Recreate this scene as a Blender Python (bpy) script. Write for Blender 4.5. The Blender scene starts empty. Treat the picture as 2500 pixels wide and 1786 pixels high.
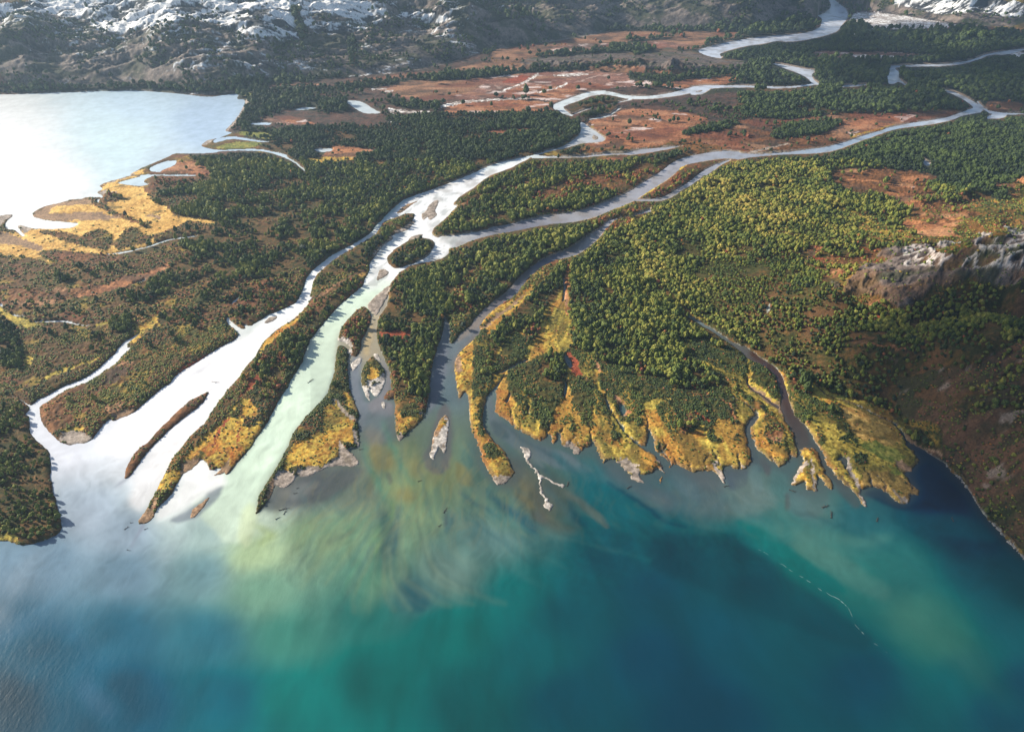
import bpy, math, random
import numpy as np
C = bpy.context.scene
COL = C.collection
rng = np.random.default_rng(7)
random.seed(7)

# ------------------------------------------------------------------ camera, sky, sun
CAM_H, PITCH, FPX = 500.0, math.radians(35.0), 1666.7
SUN_AZ, SUN_EL = math.radians(66.0), math.radians(25.0)      # azimuth: degrees left of straight ahead
cam_d = bpy.data.cameras.new('camera'); cam_d.sensor_width = 36.0; cam_d.lens = 36.0 * FPX / 2500.0
cam_d.clip_start = 1.0; cam_d.clip_end = 30000.0
cam = bpy.data.objects.new('camera', cam_d); COL.objects.link(cam)
cam.location = (0, 0, CAM_H); cam.rotation_euler = (math.pi / 2 - PITCH, 0, 0)
C.camera = cam
w = bpy.data.worlds.new('World'); C.world = w; w.use_nodes = True
nt = w.node_tree; bg = nt.nodes['Background']; bg.inputs[1].default_value = 0.068
sky = nt.nodes.new('ShaderNodeTexSky'); sky.sky_type = 'NISHITA'; sky.sun_disc = False
sky.sun_elevation = SUN_EL; sky.sun_rotation = -SUN_AZ
sky.air_density = 1.0; sky.dust_density = 1.5
nt.links.new(sky.outputs[0], bg.inputs[0])
sd = bpy.data.lights.new('sun', 'SUN'); sd.energy = 5.0; sd.angle = math.radians(0.5); sd.color = (1.0, 0.90, 0.74)
so = bpy.data.objects.new('sun', sd); COL.objects.link(so)
from mathutils import Vector
dirv = Vector((-math.sin(SUN_AZ) * math.cos(SUN_EL), math.cos(SUN_AZ) * math.cos(SUN_EL), math.sin(SUN_EL)))
so.rotation_euler = dirv.to_track_quat('Z', 'Y').to_euler(); so.location = dirv * 3000
C.view_settings.view_transform = 'Standard'; C.view_settings.look = 'None'
C.view_settings.gamma = 1.0; C.view_settings.exposure = 0.98
C.cycles.volume_bounces = 0
C.cycles.max_bounces = 5; C.cycles.transparent_max_bounces = 24; C.cycles.diffuse_bounces = 2; C.cycles.glossy_bounces = 2
CP, SP = math.cos(PITCH), math.sin(PITCH)

def ground(u, v, h=0.0):                                      # surveyed point of the photograph -> metres
    t = (893.0 - v) / FPX
    dz = -SP + t * CP; dy = CP + t * SP
    s = (CAM_H - h) / (-dz)
    return (u - 1250.0) / FPX * s, dy * s
def project(X, Y, h):
    dep = Y * CP + (CAM_H - h) * SP
    dep = np.maximum(dep, 1.0)
    up = Y * SP - (CAM_H - h) * CP
    return 1250.0 + FPX * X / dep, 893.0 - FPX * up / dep

# ------------------------------------------------------------------ noise
_T = rng.random((256, 256)).astype(np.float32)
def vnoise(x, y):
    xi = np.floor(x); yi = np.floor(y)
    fx = (x - xi).astype(np.float32); fy = (y - yi).astype(np.float32)
    xi = xi.astype(np.int32) & 255; yi = yi.astype(np.int32) & 255
    x1 = (xi + 1) & 255; y1 = (yi + 1) & 255
    fx = fx * fx * (3 - 2 * fx); fy = fy * fy * (3 - 2 * fy)
    a = _T[yi, xi]; b = _T[yi, x1]; c = _T[y1, xi]; d = _T[y1, x1]
    a = a + (b - a) * fx; c = c + (d - c) * fx
    return (a + (c - a) * fy) * 2 - 1
def fbm(x, y, s, oct=4, seed=0, ridged=False, gain=0.5):
    o = np.zeros(np.shape(x), np.float32); a = 1.0; tot = 0
    x = x / s; y = y / s
    for k in range(oct):
        ca, sa = math.cos(0.7 + k), math.sin(0.7 + k)
        n = vnoise(x * ca - y * sa + seed * 17.3 + k * 5.1, x * sa + y * ca + seed * 9.7 + k * 3.3)
        if ridged: n = 1 - 2 * np.abs(n)
        o += a * n; tot += a; a *= gain; x = x * 2.03; y = y * 2.03
    return o / tot
def sstep(a, b, x):
    t = np.clip((x - a) / (b - a), 0, 1); return t * t * (3 - 2 * t)
def s2l(c):
    c = np.asarray(c, np.float32) / 255.0
    return np.where(c <= 0.04045, c / 12.92, ((c + 0.055) / 1.055) ** 2.4).astype(np.float32)

# ------------------------------------------------------------------ survey of the land cover
TILE = dict(A=(0, 0), B=(600, 0), C=(1200, 0), D=(1800, 0), E=(0, 400), F=(600, 400), G=(1200, 400), H=(1800, 400),
            I=(0, 850), J=(600, 850), K=(1200, 850), L=(1800, 850))
Q = 3.247
CLS = {n: i for i, n in enumerate('water heath gold ygrass bog sand forest wood olive rock snow pinkbog marsh brown farheath mud straw red wsand green farforest mtn farbrown sparse hillmix'.split())}
MAPS = {}
COVER = """
P farheath Z 0,0 2500,0 2500,400 1500,300 900,330 560,330 0,280
P farforest Z 1300,75 1800,70 2500,60 2500,330 2300,300 2050,285 1800,260 1500,190 1330,180 1200,170 1200,110
P farforest B -100,690 300,720 700,690 1000,650 1500,600 2273,560 2273,610 1600,650 1000,700 700,740 300,770 600,790 800,800 850,880 780,910 500,890 350,870 200,900 60,950 200,1050 600,1000 900,1000 1200,930 1500,940 1400,1000 900,1060 300,1130 0,1130 -60,950
P farbrown B 200,680 500,672 700,678 500,690 220,690
P farbrown B 790,660 1200,600 1500,570 1550,590 1200,635 900,665
P farbrown B 1900,500 2273,480 2273,560 1800,570 1600,560
P farbrown C 0,400 300,340 800,250 1300,245 1700,258 2020,265 1950,300 1700,350 1620,400 1400,400 1000,372 900,392 450,440 250,480 0,520
P pinkbog C 350,390 700,360 1300,330 1600,350 1500,380 1000,372 900,392 500,430
S farforest C 1080,340,16 1250,320,20 1450,300,10
P rock C 220,480 500,450 900,430 1000,430 1080,410 1150,450 1300,400 1410,380 1500,420 1600,400 1750,460 1900,480 2040,480 2000,540 1700,550 1400,560 1200,540 1100,500 900,500 650,520 450,540 250,540
P pinkbog B 1000,715 1300,665 1900,625 2273,580 C 330,580 600,565 1050,560 1100,640 1270,650 1300,690 1000,700 700,740 620,790 510,830 420,800 200,780 0,780 B 1900,790 1650,820 1450,820 1250,790 1130,750
P farbrown C 700,540 1000,515 1200,530 1250,560 1900,570 1900,600 1500,600 1050,590
P bog C 0,790 250,800 450,820 520,850 520,880 300,900 0,905 B 1600,910 1560,860 1750,820 1948,800
P bog C 30,740 300,690 560,680 760,660 1000,700 700,735 600,790 400,790 200,775 0,775
P farbrown B 1250,640 1700,650 1900,660 1800,730 1500,800 1250,770 1130,740
P red C 80,650 250,600 330,620 200,670 90,670
P bog C 1320,670 1500,640 1780,620 1950,600 1960,650 1800,680 1560,690 1540,705 1400,712
P farforest C 1080,610 1250,570 1400,600 1700,570 1900,570 1700,610 1300,660 1200,640
S marsh C 500,605,8 650,600,22 770,598,8
S marsh C 60,740,8 200,690,14 370,600,22
S marsh C 370,745,10 540,700,12 600,670,10
S marsh B 1560,850,26 1750,815,18 1950,800,12 2273,788,8
S marsh B 1140,880,30 1250,895,16 1500,905,12
S marsh B 1150,900,8 1200,925,12 1270,940,6
S marsh B 620,930,10 690,940,12
S marsh B 750,940,12 800,965,16 960,960,10 1080,970,6
S marsh B 1100,975,18 1170,990,8
S marsh B 1000,718,10 1110,712,10
S marsh B 1110,735,16 1160,735,10
P farheath B 300,900 900,900 1100,960 1200,1010 700,1020 300,960
P pinkbog B 100,940 350,925 560,990 500,1010 250,990
P farforest B 1090,830 1300,810 1500,830 1560,870 1400,890 1200,860
P bog B 250,945 400,940 570,990 540,1010 350,985
P farheath C 1200,790 1500,770 1900,740 2273,720 2273,960 1800,980 1500,890 1100,860
P forest C 600,830 750,790 900,755 1060,770 1100,790 900,830 700,890 640,900
P forest C 700,900 800,880 930,860 1000,840 930,900 780,940 720,935
P farforest D 0,330 400,335 800,270 1100,250 1500,250 2273,250 2273,380 1900,440 1300,500 1200,600 1180,680 600,640 0,500
P forest D 0,700 500,700 1100,670 1500,700 1850,830 1880,870 1700,900 1300,900 900,880 600,930 300,960 0,930
P marsh D 870,190 930,100 1150,108 1500,150 1700,190 1950,225 1700,230 1400,238 1050,245
P farbrown D 1100,260 1500,235 1900,240 2273,240 2273,260 1800,270 1400,265
P marsh D 780,285 950,262 1050,270 900,285
P pinkbog D 600,410 900,420 1200,420 1500,440 1700,460 1400,465 1000,480 900,465 600,460
P marsh D 880,440 1250,448 1320,465 1000,478
P rock D 0,60 200,60 400,90 600,150 640,165 400,165 200,130 0,90
P rock D 1750,560 1900,520 2050,560 2150,600 2000,680 1850,720 1780,640
P marsh D 1820,580 1900,640 1880,665 1830,620
P marsh D 2150,420 2273,415 2273,480 2200,470
P brown D 0,960 300,970 600,940 900,900 1400,900 1850,880 1700,930 1400,985 1250,1010 1100,1060 950,1105 700,1180 500,1200 300,1200 0,1220
P farforest D 1900,500 2273,480 2273,1000 2160,900 1940,870 1900,780 1700,720 1500,690 1300,650 1300,540
P brown D 1950,860 2000,800 2273,820 2273,890 2050,895
P brown C 1500,1000 1900,970 2273,950 2273,1180 1900,1190 1600,1190 1400,1150
P bog D 830,1010 900,960 1150,930 1450,920 1350,950 1300,985 1150,1040 950,1095 870,1060
P forest D 240,1080 400,1000 700,960 850,980 700,1060 500,1100 300,1110
P forest C 1500,1075 1600,1030 1800,980 1950,970 1980,990 1850,1040 1700,1050 1550,1085
P farforest C 1380,990 1420,950 1500,945 1510,990 1430,1003
S gold D 900,1090,12 1050,1050,14 1200,1005,14 1310,990,8
S sand D 90,1220,18 200,1190,14 400,1150,10
P forest D 700,1190 900,1130 1100,1070 1300,1010 1700,960 2000,940 2130,930 2273,910 2273,1624 0,1624 0,1250 300,1235 620,1215
P bog C 750,960 930,935 1050,870 1300,880 1500,890 1750,960 1550,1010 1500,1080 1600,1100 1400,1140 1300,1165 1000,1200 800,1190 720,1150 900,1120 910,1090 850,1045
P sparse C 500,1190 700,1150 850,1190 1100,1190 1300,1160 1550,1130 1700,1150 1900,1180 1700,1240 1500,1280 1100,1240 700,1250
P forest C 500,1195 650,1160 700,1200 600,1240 520,1225
P forest C 350,1260 600,1265 800,1260 900,1300 1000,1330 1150,1250 1300,1210 1450,1190 1500,1230 1400,1280 1200,1400 1100,1480 900,1620 0,1624 0,1480 250,1440 300,1420 0,1430 0,1390 150,1340
P bog C 780,1320 950,1240 1100,1240 1000,1320 900,1290 850,1340
P brown C 1480,1270 1430,1320 1300,1360 1150,1480 950,1600 1100,1560 1250,1460 1350,1400 1450,1330
P wood G 0,95 200,0 900,0 1300,0 1250,100 1100,230 950,300 700,370 300,420 0,470
P forest G 0,300 100,240 400,230 700,90 900,80 1000,100 1080,60 1150,0 800,0 500,40 100,50 0,95 0,480 150,480 350,430 400,380 700,360 830,310 1000,270 900,200 700,250 400,330
P bog G 0,230 150,200 320,150 300,175 150,225 0,270
P bog G 1080,230 1250,120 1350,60 1400,20 1450,10 1400,60 1300,130 1180,210 1000,300
P forest F 1480,520 1600,440 1680,360 1800,310 2000,250 2273,170 2273,460 2150,468 1850,538 1600,560 1480,550
P forest F 1650,320 1700,255 1800,200 1950,90 2273,0 2273,130 2050,200 1850,260 1700,310
S brown F 1700,345,20 1900,270,40 2100,210,40 2273,170,30
P forest A 1480,1240 1700,1230 2000,1205 2273,1250 B 400,1340 470,1380 300,1250 150,1190 60,1150 250,1110 450,1060 700,1040 1000,1010 1300,960 1500,920 1800,905 2273,905 C 540,885 690,950 712,1020 695,1080 640,1120 450,1192 300,1235 0,1305 F 1870,42 1700,117 1450,212 1260,277 1120,395 1030,485 1000,542 800,667 700,712 600,787 540,840 400,880 300,900 200,920 0,1000 E 1700,1080 1600,1100 1590,1030 1760,930 1640,930 1400,1040 1200,1060 1100,1000 1130,960 1350,880 1400,780 1550,700 1400,660 1290,640 1420,590 1560,560 1680,520 1750,460 1500,430 1380,420 1350,370 1500,340 1600,330 1560,250 1200,280 1250,250 1450,200 1650,170 1700,100 1590,60 1560,10
P bog B 460,1265 600,1250 650,1200 680,1160 850,1175 1000,1190 1100,1220 880,1240 870,1270 700,1300 500,1295
P gold B 460,1265 600,1250 870,1255 870,1272 700,1300 500,1295
P bog B 1880,1055 2000,1035 2273,1025 C 350,1030 330,1050 200,1070 0,1088 B 1900,1070
P gold E 1830,165 1900,150 1980,155 1900,175
P wood A 1180,1390 1500,1380 1700,1420 1500,1500 1250,1530 1150,1560 1200,1450
P straw A 1180,1340 1110,1350 1030,1400 900,1440 830,1470 900,1560 780,1624 E 640,290 480,330 300,370 250,440 640,480 500,520 250,520 100,560 0,540 0,740 200,740 380,800 400,790 300,720 350,690 560,700 700,720 900,730 1000,710 1160,670 1260,640 1200,580 1280,560 1250,480 1150,470 1450,460 1700,490 1750,460 1400,430 1300,350 1200,280 1150,200 1000,180
P mud E 250,400 380,330 560,290 700,270 780,330 830,270 1000,270 1010,290 800,300 700,330 500,330 420,350 380,400 450,400 750,385 950,420 960,440 500,460 300,440
P mud E 0,540 120,570 300,640 350,690 300,700 200,660 60,640 0,650
P sand A 780,1480 840,1460 950,1430 1100,1360 1120,1345 1040,1380 900,1435
P sand A 760,1530 860,1500 1000,1550 1010,1590 850,1580
P sand E 130,490 190,490 250,520 200,560
P sand E 0,420 60,400 110,402 50,440 20,500 0,520
S heath A 1130,1335,20 1250,1280,28 1380,1235,26 1500,1228,14
P farheath A 1400,1215 1700,1200 2100,1200 1900,1225 1500,1240
P green A 1700,1180 1780,1150 1900,1130 2100,1140 2000,1180 1850,1200
P green A 1850,1060 2000,1050 2100,1060 2200,1105 2100,1110 1950,1080
P sand A 1595,1150 1640,1115 1705,1100 1680,1130 1620,1160
S sand A 1790,1040,22 1850,980,30 1910,900,30 1960,800,30 2010,760,14
P green A 1920,745 2000,745 2010,765 1930,765
P sparse E 600,280 1200,200 1300,300 1400,420 1500,480 1450,560 1250,560
P straw E 650,200 900,170 1150,210 1200,300 1350,360 1400,430 1500,470 1280,560 1200,560 1150,480 1000,430 800,330 1010,290 900,220
P mud E 1140,400 1250,410 1300,440 1180,430
P bog A 1400,1285 1600,1310 1700,1400 1500,1390 1300,1360 1230,1380
P heath E 280,530 600,560 640,590 700,545 820,530 890,570 900,640 860,690 780,695 600,650 450,600
P heath E 940,600 980,540 1050,505 1130,560 1220,590 1200,620 1050,670 900,680 890,650
P heath E 1100,480 1200,470 1180,500
P brown E 350,720 500,710 900,735 1000,760 800,810 500,790 400,780
P forest E 970,720 1080,680 1250,650 1300,680 1150,740 1020,750
P brown E 60,1010 300,1000 600,1000 900,960 600,1070 350,1150 100,1130
P bog E 600,1060 800,980 1000,900 1200,870 1300,830 1360,770 1320,850 1200,910 1000,980 850,1030 700,1060 620,1085
S gold E 1260,1290,30 1330,1210,20 1500,1150,10
P gold E 1110,1290 1300,1190 1260,1270 1150,1340 1050,1440 1030,1400
S ygrass E 760,1310,14 850,1270,26 960,1245,16
P ygrass E 0,1130 50,1170 150,1230 350,1290 300,1320 180,1300 0,1210
P ygrass E 170,1520 230,1510 280,1560 230,1590
P ygrass I 170,60 220,60 260,110 240,180
S ygrass I 380,260,20 500,190,30 620,160,20 800,100,16
P wood E 1270,1200 1450,1150 1560,1130 1700,1100 1850,1000 1950,960 1820,1150 1760,1240 1650,1320 1560,1330 1500,1280 1300,1290 1240,1270
P forest E 1260,1220 1420,1170 1450,1220 1330,1280 1250,1275
P wood F 0,1020 200,930 480,840 470,940 440,1040 330,1120 200,1190 60,1250 0,1290 -140,1240 -100,1100
P forest E 900,1240 1050,1230 1060,1300 960,1390 890,1390
P forest E 740,1370 850,1380 900,1440 740,1440
P forest E 430,900 520,890 580,940 480,960
P forest E 900,1040 1000,1020 1230,1050 1200,1110 1000,1120 910,1110
P forest E 0,1230 100,1290 160,1350 170,1450 220,1560 150,1640 I 230,200 0,170
P brown I 320,470 400,390 560,340 700,270 660,370 560,390 500,520 480,640 430,700 340,600
P brown I 850,200 1000,110 1100,140 900,300 740,430 700,410 800,320
S red I 1640,60,16 1500,130,24 1400,220,12
P brown I 820,490 1000,400 980,480 880,560
P mud I 900,540 1080,460 1010,545 900,575
P sand I 470,700 560,655 640,660 730,720 690,755 560,768 510,752
P gold I 500,650 620,620 690,650 640,665 560,655 500,690
P forest I 0,420 200,460 240,520 240,660 330,760 400,830 405,930 395,1000 410,1080 440,1200 490,1430 400,1505 260,1540 170,1540 100,1480 0,1460
P ygrass I 0,1470 80,1470 180,1560 60,1530 0,1530
P heath I 0,330 100,350 240,440 200,460 0,410
P forest F 1220,860 1300,815 1400,785 1560,755 1680,680 1860,590 2000,560 2273,530 2273,800 2100,970 2000,1050 1850,1110 1740,1130 1740,1050 1820,950 1940,750 1850,860 1750,980 1690,1050 1660,1190 1580,1190 1560,1240 1575,1350 J 1520,0 1490,100 1470,200 1460,340 1430,430 1350,470 1230,400 1190,380 1150,180 1100,60 F 1045,1400 1045,1230 1140,1090 1160,950
P forest G 0,590 300,500 550,450 720,450 800,520 770,590 620,660 480,730 380,790 280,860 180,960 80,1040 0,1090
P wood F 1650,990 1850,790 1760,960 1740,1050 1750,1120 1860,1120 1780,1200 1680,1200 1650,1100
P wood G 0,590 150,560 60,640 0,660
P red F 1060,1330 1200,1345 1350,1330 1250,1400 1100,1390
P heath F 1580,1180 1760,1200 1800,1260 1700,1340 1620,1420 1600,1280
S red F 1800,1260,16 1740,1350,24 1640,1430,24 1600,1500,12
P wood J 1150,180 1240,200 1200,330 1260,420 1230,480 1180,400
P heath J 1200,400 1300,390 1440,410 1430,500 1330,560 1250,560 1200,480
P gold J 1188,480 1240,560 1330,560 1420,530 1360,620 1300,660 1220,690 1190,640
P sand J 1190,680 1250,690 1250,715 1220,742 1200,710
P sand J 1390,530 1425,515 1410,555
P ygrass G 0,1330 150,1180 350,980 640,740 640,1480 560,1500 0,1624
P heath G 0,1200 140,1060 330,870 560,730 600,760 450,900 300,1010 150,1130 0,1290
P gold G 0,1180 100,1110 200,1070 330,960 280,1030 120,1180 0,1300
P gold F 2273,960 2200,1030 2000,1180 1850,1330 1760,1400 1700,1480 1650,1624 1750,1624 1850,1450 2000,1300 2273,1060
P mud F 2273,1000 2000,1220 1900,1320 1850,1320 2050,1150
P gold F 1860,1280 1900,1210 2000,1160 1960,1210 1880,1270
P gold J 1690,415 1665,260 1655,110 1690,60 1740,0 1900,0 1905,420 1885,560 1900,640 1960,720 2030,790 2120,940 2140,1000 2050,1095 1990,1070 1870,850 1790,640 1770,540 1755,350
P mud J 1665,80 1700,70 1720,130 1690,220 1660,180
S heath J 1860,-80,130 1870,60,120 1860,200,100 1840,350,80 1840,480,72 1860,600,50 1885,700,44
P heath J 1900,760 1960,760 2020,860 1990,900 1900,880
P sand J 1960,1010 2050,1020 2140,980 2050,1095 1990,1070
S forest F 2273,1080,70 2150,1200,80 2050,1300,80 1970,1400,60 1940,1500,60 1930,1600,60
S forest J 1960,0,60 1930,140,40
P forest G 620,760 450,900 400,980 300,1060 200,1180 110,1260 30,1370 0,1420 0,1530 40,1500 100,1400 260,1300 400,1280 420,1180 500,1080 580,960 600,820
P wood G 250,1340 400,1260 390,1330 300,1450 230,1500
P heath G 60,1530 100,1400 230,1340 300,1440 280,1540 160,1624 60,1624
S gold G 600,1250,40 520,1340,70 430,1430,80 350,1540,60
S bog G 600,830,26 600,960,30 590,1080,30 605,1200,22
P olive G 660,740 720,680 870,570 960,560 1100,480 1250,400 1320,300 1500,195 1620,135 1800,20 2273,0 2273,1500 2080,1490 1980,1430 1850,1330 1560,1180 1350,1000 1200,930 1100,840 900,760
P forest G 640,760 900,760 1100,840 1300,1000 1540,1190 1700,1300 1850,1400 1500,1400 1450,1450 1550,1540 1750,1640 K 1750,200 1800,290 1750,320 1600,350 1450,350 1400,250 1250,270 1140,220 1130,160 950,150 860,130 810,60 G 800,1500 640,1480 650,1400 620,1200 620,900
P wood G 800,440 950,420 1100,330 1290,310 1250,370 1000,420 930,460 850,520 800,520
P wood G 870,520 1000,450 1230,390 1100,470 960,560 870,570
P wood G 1120,270 1300,170 1500,60 1560,20 1800,0 1700,60 1520,190 1300,280 1150,285
P ygrass G 1110,270 1250,170 1430,50 1560,-40 1650,-60 1500,50 1300,200 1160,280
P wood C 1560,1290 1750,1250 1890,1250 1750,1310 1600,1390 1500,1400
P heath G 1500,1400 1700,1400 1900,1480 2000,1560 2060,1624 1750,1624 1550,1540 1450,1450
P forest G 1750,1370 1800,1350 1870,1450 1800,1480 1740,1430
P ygrass K 0,240 100,180 250,120 400,60 600,160 900,200 1300,300 1600,380 2100,350 2273,450 2273,940 1620,1000 1000,1000 0,700
P gold K 0,240 130,150 60,330 100,380 170,420 200,560 300,660 420,700 470,640 540,480 580,380 620,330 640,480 660,560 560,600 540,700 500,780 300,760 0,560
P heath K 130,180 300,110 400,40 560,60 600,180 590,300 570,400 520,500 470,640 430,660 400,650 370,580 330,600 310,560 310,450 320,370 270,470 250,520 240,600 215,600 190,540 200,450 130,380 105,300
P heath K 600,240 650,230 800,240 830,330 900,420 930,560 980,640 960,665 900,640 880,560 830,540 800,450 810,560 800,640 760,650 700,560 670,450 655,560 630,380
P heath K 850,200 1300,230 1400,250 1430,330 1420,400 1300,430 1220,440 1180,470 1210,540 1160,540 1100,510 1060,540 1040,600 1000,580 960,470 900,370 850,290
P heath K 1290,460 1420,410 1450,340 1900,350 2080,480 2090,520 2020,600 1950,620 1850,570 1760,600 1740,720 1710,760 1700,620 1560,680 1500,700 1440,690 1370,620 1330,560 1290,500
P heath K 1300,740 1380,780 1400,860 1340,820
P heath K 570,560 610,560 600,620 570,640
P heath K 620,570 650,570 660,700 630,660
P heath K 880,640 980,660 1030,700 960,750 950,690
P heath K 1060,540 1190,560 1190,620 1150,640 1100,600 1050,620
P heath K 1720,700 1810,730 1800,760 1710,780
P heath K 1920,700 2000,700 1960,760 1910,740
P brown K 1560,490 1610,520 1620,600 1500,720 1450,600 1480,640 1580,560
S red K 1620,540,16 1740,590,14
S bog K 1850,430,14 1910,500,20 1930,570,16
P ygrass K 820,270 850,290 900,370 950,480 1040,600 1100,700 980,660 920,540 870,400
P forest K 400,130 440,60 560,40 600,180 560,280 480,270 390,240
P red K 600,40 640,50 730,210 720,240 640,232 600,120
P bog K 800,110 830,120 860,190 830,190
P wood K 1130,150 1240,160 1260,270 1200,280 1150,230
P bog K 960,370 1010,390 1040,440 1070,490 1100,530 1040,545 1000,470
P ygrass K 1560,80 1700,130 1900,210 2000,270 1980,290 1850,240 1700,160 1580,100
P heath K 1730,80 1950,30 2030,140 2020,250 1900,210 1760,130
P ygrass K 2020,130 2060,260 2273,400 2273,200 2150,100
P heath K 2050,150 2150,110 2240,220 2273,400 2150,320 2080,250
P mud K 2000,250 2060,280 2150,330 2273,420 2273,530 2120,420 2030,330
S bog K 1990,410,20 2060,460,30 2150,490,40
P sand K 560,790 640,740 700,790 690,840 640,810
P sand K 1000,890 1060,875 1120,900 1165,970 1190,1030 1225,1072 1110,1042 1085,1030 1110,1000 1050,940
P sand K 1290,860 1330,870 1350,930 1390,1010 1370,990 1320,900
P sand K 1740,880 1790,920 1860,1080 1820,1060 1770,980
P sand K 1960,900 1990,920 2015,1020
P ygrass L 0,0 200,80 330,180 420,240 600,300 870,400 1150,480 1300,600 1330,720 1445,910 1470,1160 1350,1240 1000,1270 700,1140 300,950 0,960
P heath L 0,0 60,40 80,240 0,240
P heath L 80,100 160,120 290,180 330,260 345,400 300,400 200,320 120,250 100,160
P mud L 60,240 110,290 240,370 340,440 370,540 460,700 420,640 330,520 240,440 150,370 80,320
P heath L 0,330 100,380 190,450 340,600 370,740 380,850 340,820 280,780 220,740 190,600 210,520 140,500 90,470 0,420
P brown L 230,640 330,620 350,760 280,780 230,720
P heath L 420,230 550,400 700,440 830,470 860,600 940,740 930,800 880,700 800,640 720,600 700,500 640,520 600,600 520,600 440,500 420,380 390,280
P wood L 350,200 480,240 600,380 560,400 430,330
P heath L 610,640 650,640 680,770 650,770
P heath L 800,720 870,700 900,730 850,770
P heath L 900,860 960,840 1020,880 1000,930 930,930
P straw L 850,470 1000,510 1150,560 1250,630 1300,760 1200,780 1000,740 930,700 870,580
P green L 950,780 1100,740 1200,800 1330,870 1220,930 1100,870
P green L 720,355 900,410 850,420
P green L 1180,930 1300,1000 1260,1060
P straw L 1000,980 1200,1000 1400,1060 1470,1160 1350,1230 1150,1110 980,1130
S sand L 870,880,20 880,960,40 930,1050,36 960,1150,30 1020,1245,34
S sand L 1240,1130,8 1300,1190,26 1350,1230,26
S mud L 1330,700,40 1420,740,70 1520,790,60 1600,850,30
P mud L 1240,880 1330,930 1420,970 1330,990 1260,950
P farforest H 1000,-150 2273,-200 2273,260 1600,200 1200,100
P brown H 700,60 1100,40 1500,80 1600,120 1450,200 1750,300 1900,400 1700,480 1400,330 1000,240 760,200
P forest H 650,210 850,200 1100,260 1260,320 1340,420 1320,500 1200,520 1000,420 800,330
P bog H 1100,250 1300,235 1450,250 1470,265 1330,320 1270,310
P bog H 1330,420 1450,400 1600,430 1760,480 1750,510 1550,540 1400,520 1330,480
S bog H 860,135,14 1040,145,16 1280,180,10
P bog H 1300,120 1480,90 1530,110 1400,170 1300,140
S bog H 770,182,20 920,185,12
S bog H 1300,190,20 1400,195,14
P bog H 2020,180 2100,165 2273,140 2273,210 2200,200 2050,200
P ygrass H 830,370 900,400 1050,500 1080,540 1000,520 900,470
P olive H 0,0 600,0 700,200 850,380 1000,500 1050,600 700,640 300,640 0,560
P forest H 0,560 300,640 700,640 1050,600 1500,620 1200,700 900,900 700,1040 1000,1150 1500,1100 1900,1000 2273,850 2273,1430 2100,1460 1700,1640 L 1700,150 1500,180 1250,200 1250,400 1330,600 1700,850 1600,830 1330,700 1300,600 1150,480 870,400 550,280 330,150 130,30 H 0,1380
P olive H 0,750 200,760 260,900 200,1100 60,1200 0,1200
P brown H 560,700 900,680 1250,690 1000,830 750,900 600,850
S forest H 600,740,30 850,800,40 1000,780,30
S red H 600,682,8 900,688,10 1200,700,8
S bog H 930,1125,10 1100,1130,16 1300,1150,10
S red H 1000,1200,8 1200,1205,10
S bog H 920,1400,20 1000,1385,20 1200,1410,14 1430,1432,8
P rock H 1150,1490 1280,1500 1290,1530 1180,1520
P rock H 660,950 760,950 780,1000 700,1010
P rock H 780,1060 950,900 1150,750 1250,690 1450,650 1620,680 1900,620 2130,540 2273,520 2273,800 2100,920 1900,960 1700,1010 1550,1000 1450,1050 1200,1110 1050,1090
P hillmix H 1700,1640 1850,1560 2050,1500 2273,1450 2273,1640
P hillmix L 1240,220 1500,190 1700,150 1900,80 2273,10 2273,660 2100,640 1800,560 1600,620 1400,560 1300,500 1230,400
P hillmix L 1650,620 2273,660 2273,1624 2200,1500 2000,1250 1900,1100 1800,1000
S forest L 1500,350,60 1900,330,50 2273,180,60
S forest L 1600,420,30 1900,430,50 2273,420,70
S heath G 1080,820,10 1200,930,12 1330,1010,12 1450,1120,12 1560,1190,12
S heath G 840,1190,14 950,1290,16 1060,1400,18 1180,1500,20 1260,1590,24
S heath G 1290,860,10 1320,930,10 1310,1000,8
S heath G 1000,1250,10 1250,1300,12 1380,1360,10
S heath F 0,490,26 150,480,28 300,440,26 450,400,22 560,370,14
S heath F 0,960,40 120,950,36 260,900,24 420,850,16
S heath F 560,330,10 760,290,10 900,240,8
S heath F 80,330,10 250,300,12 480,260,10
S heath F 100,690,10 300,650,12 520,600,10
S heath F 1900,760,26 1800,900,26 1700,1010,22
S heath F 1180,920,10 1400,900,12 1560,840,12 1720,830,14
S heath F 1560,860,18 1600,1000,18 1580,1160,24
S heath E 1300,900,14 1500,880,14 1700,800,16 1900,740,14 2150,650,12
S heath E 1650,1060,18 1850,960,22 2050,870,22 2273,780,18
S heath B 250,1060,10 700,1045,8 1000,1020,8
S heath B 700,1380,8 1100,1290,8 1500,1200,8
S heath C 0,1080,8 300,1060,10 550,1040,8
S heath C 900,1500,10 1100,1420,10 1250,1330,10
S heath C 200,1520,8 500,1440,10 700,1380,8
S heath H 80,1400,14 110,1250,10 90,1150,8
"""
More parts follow.
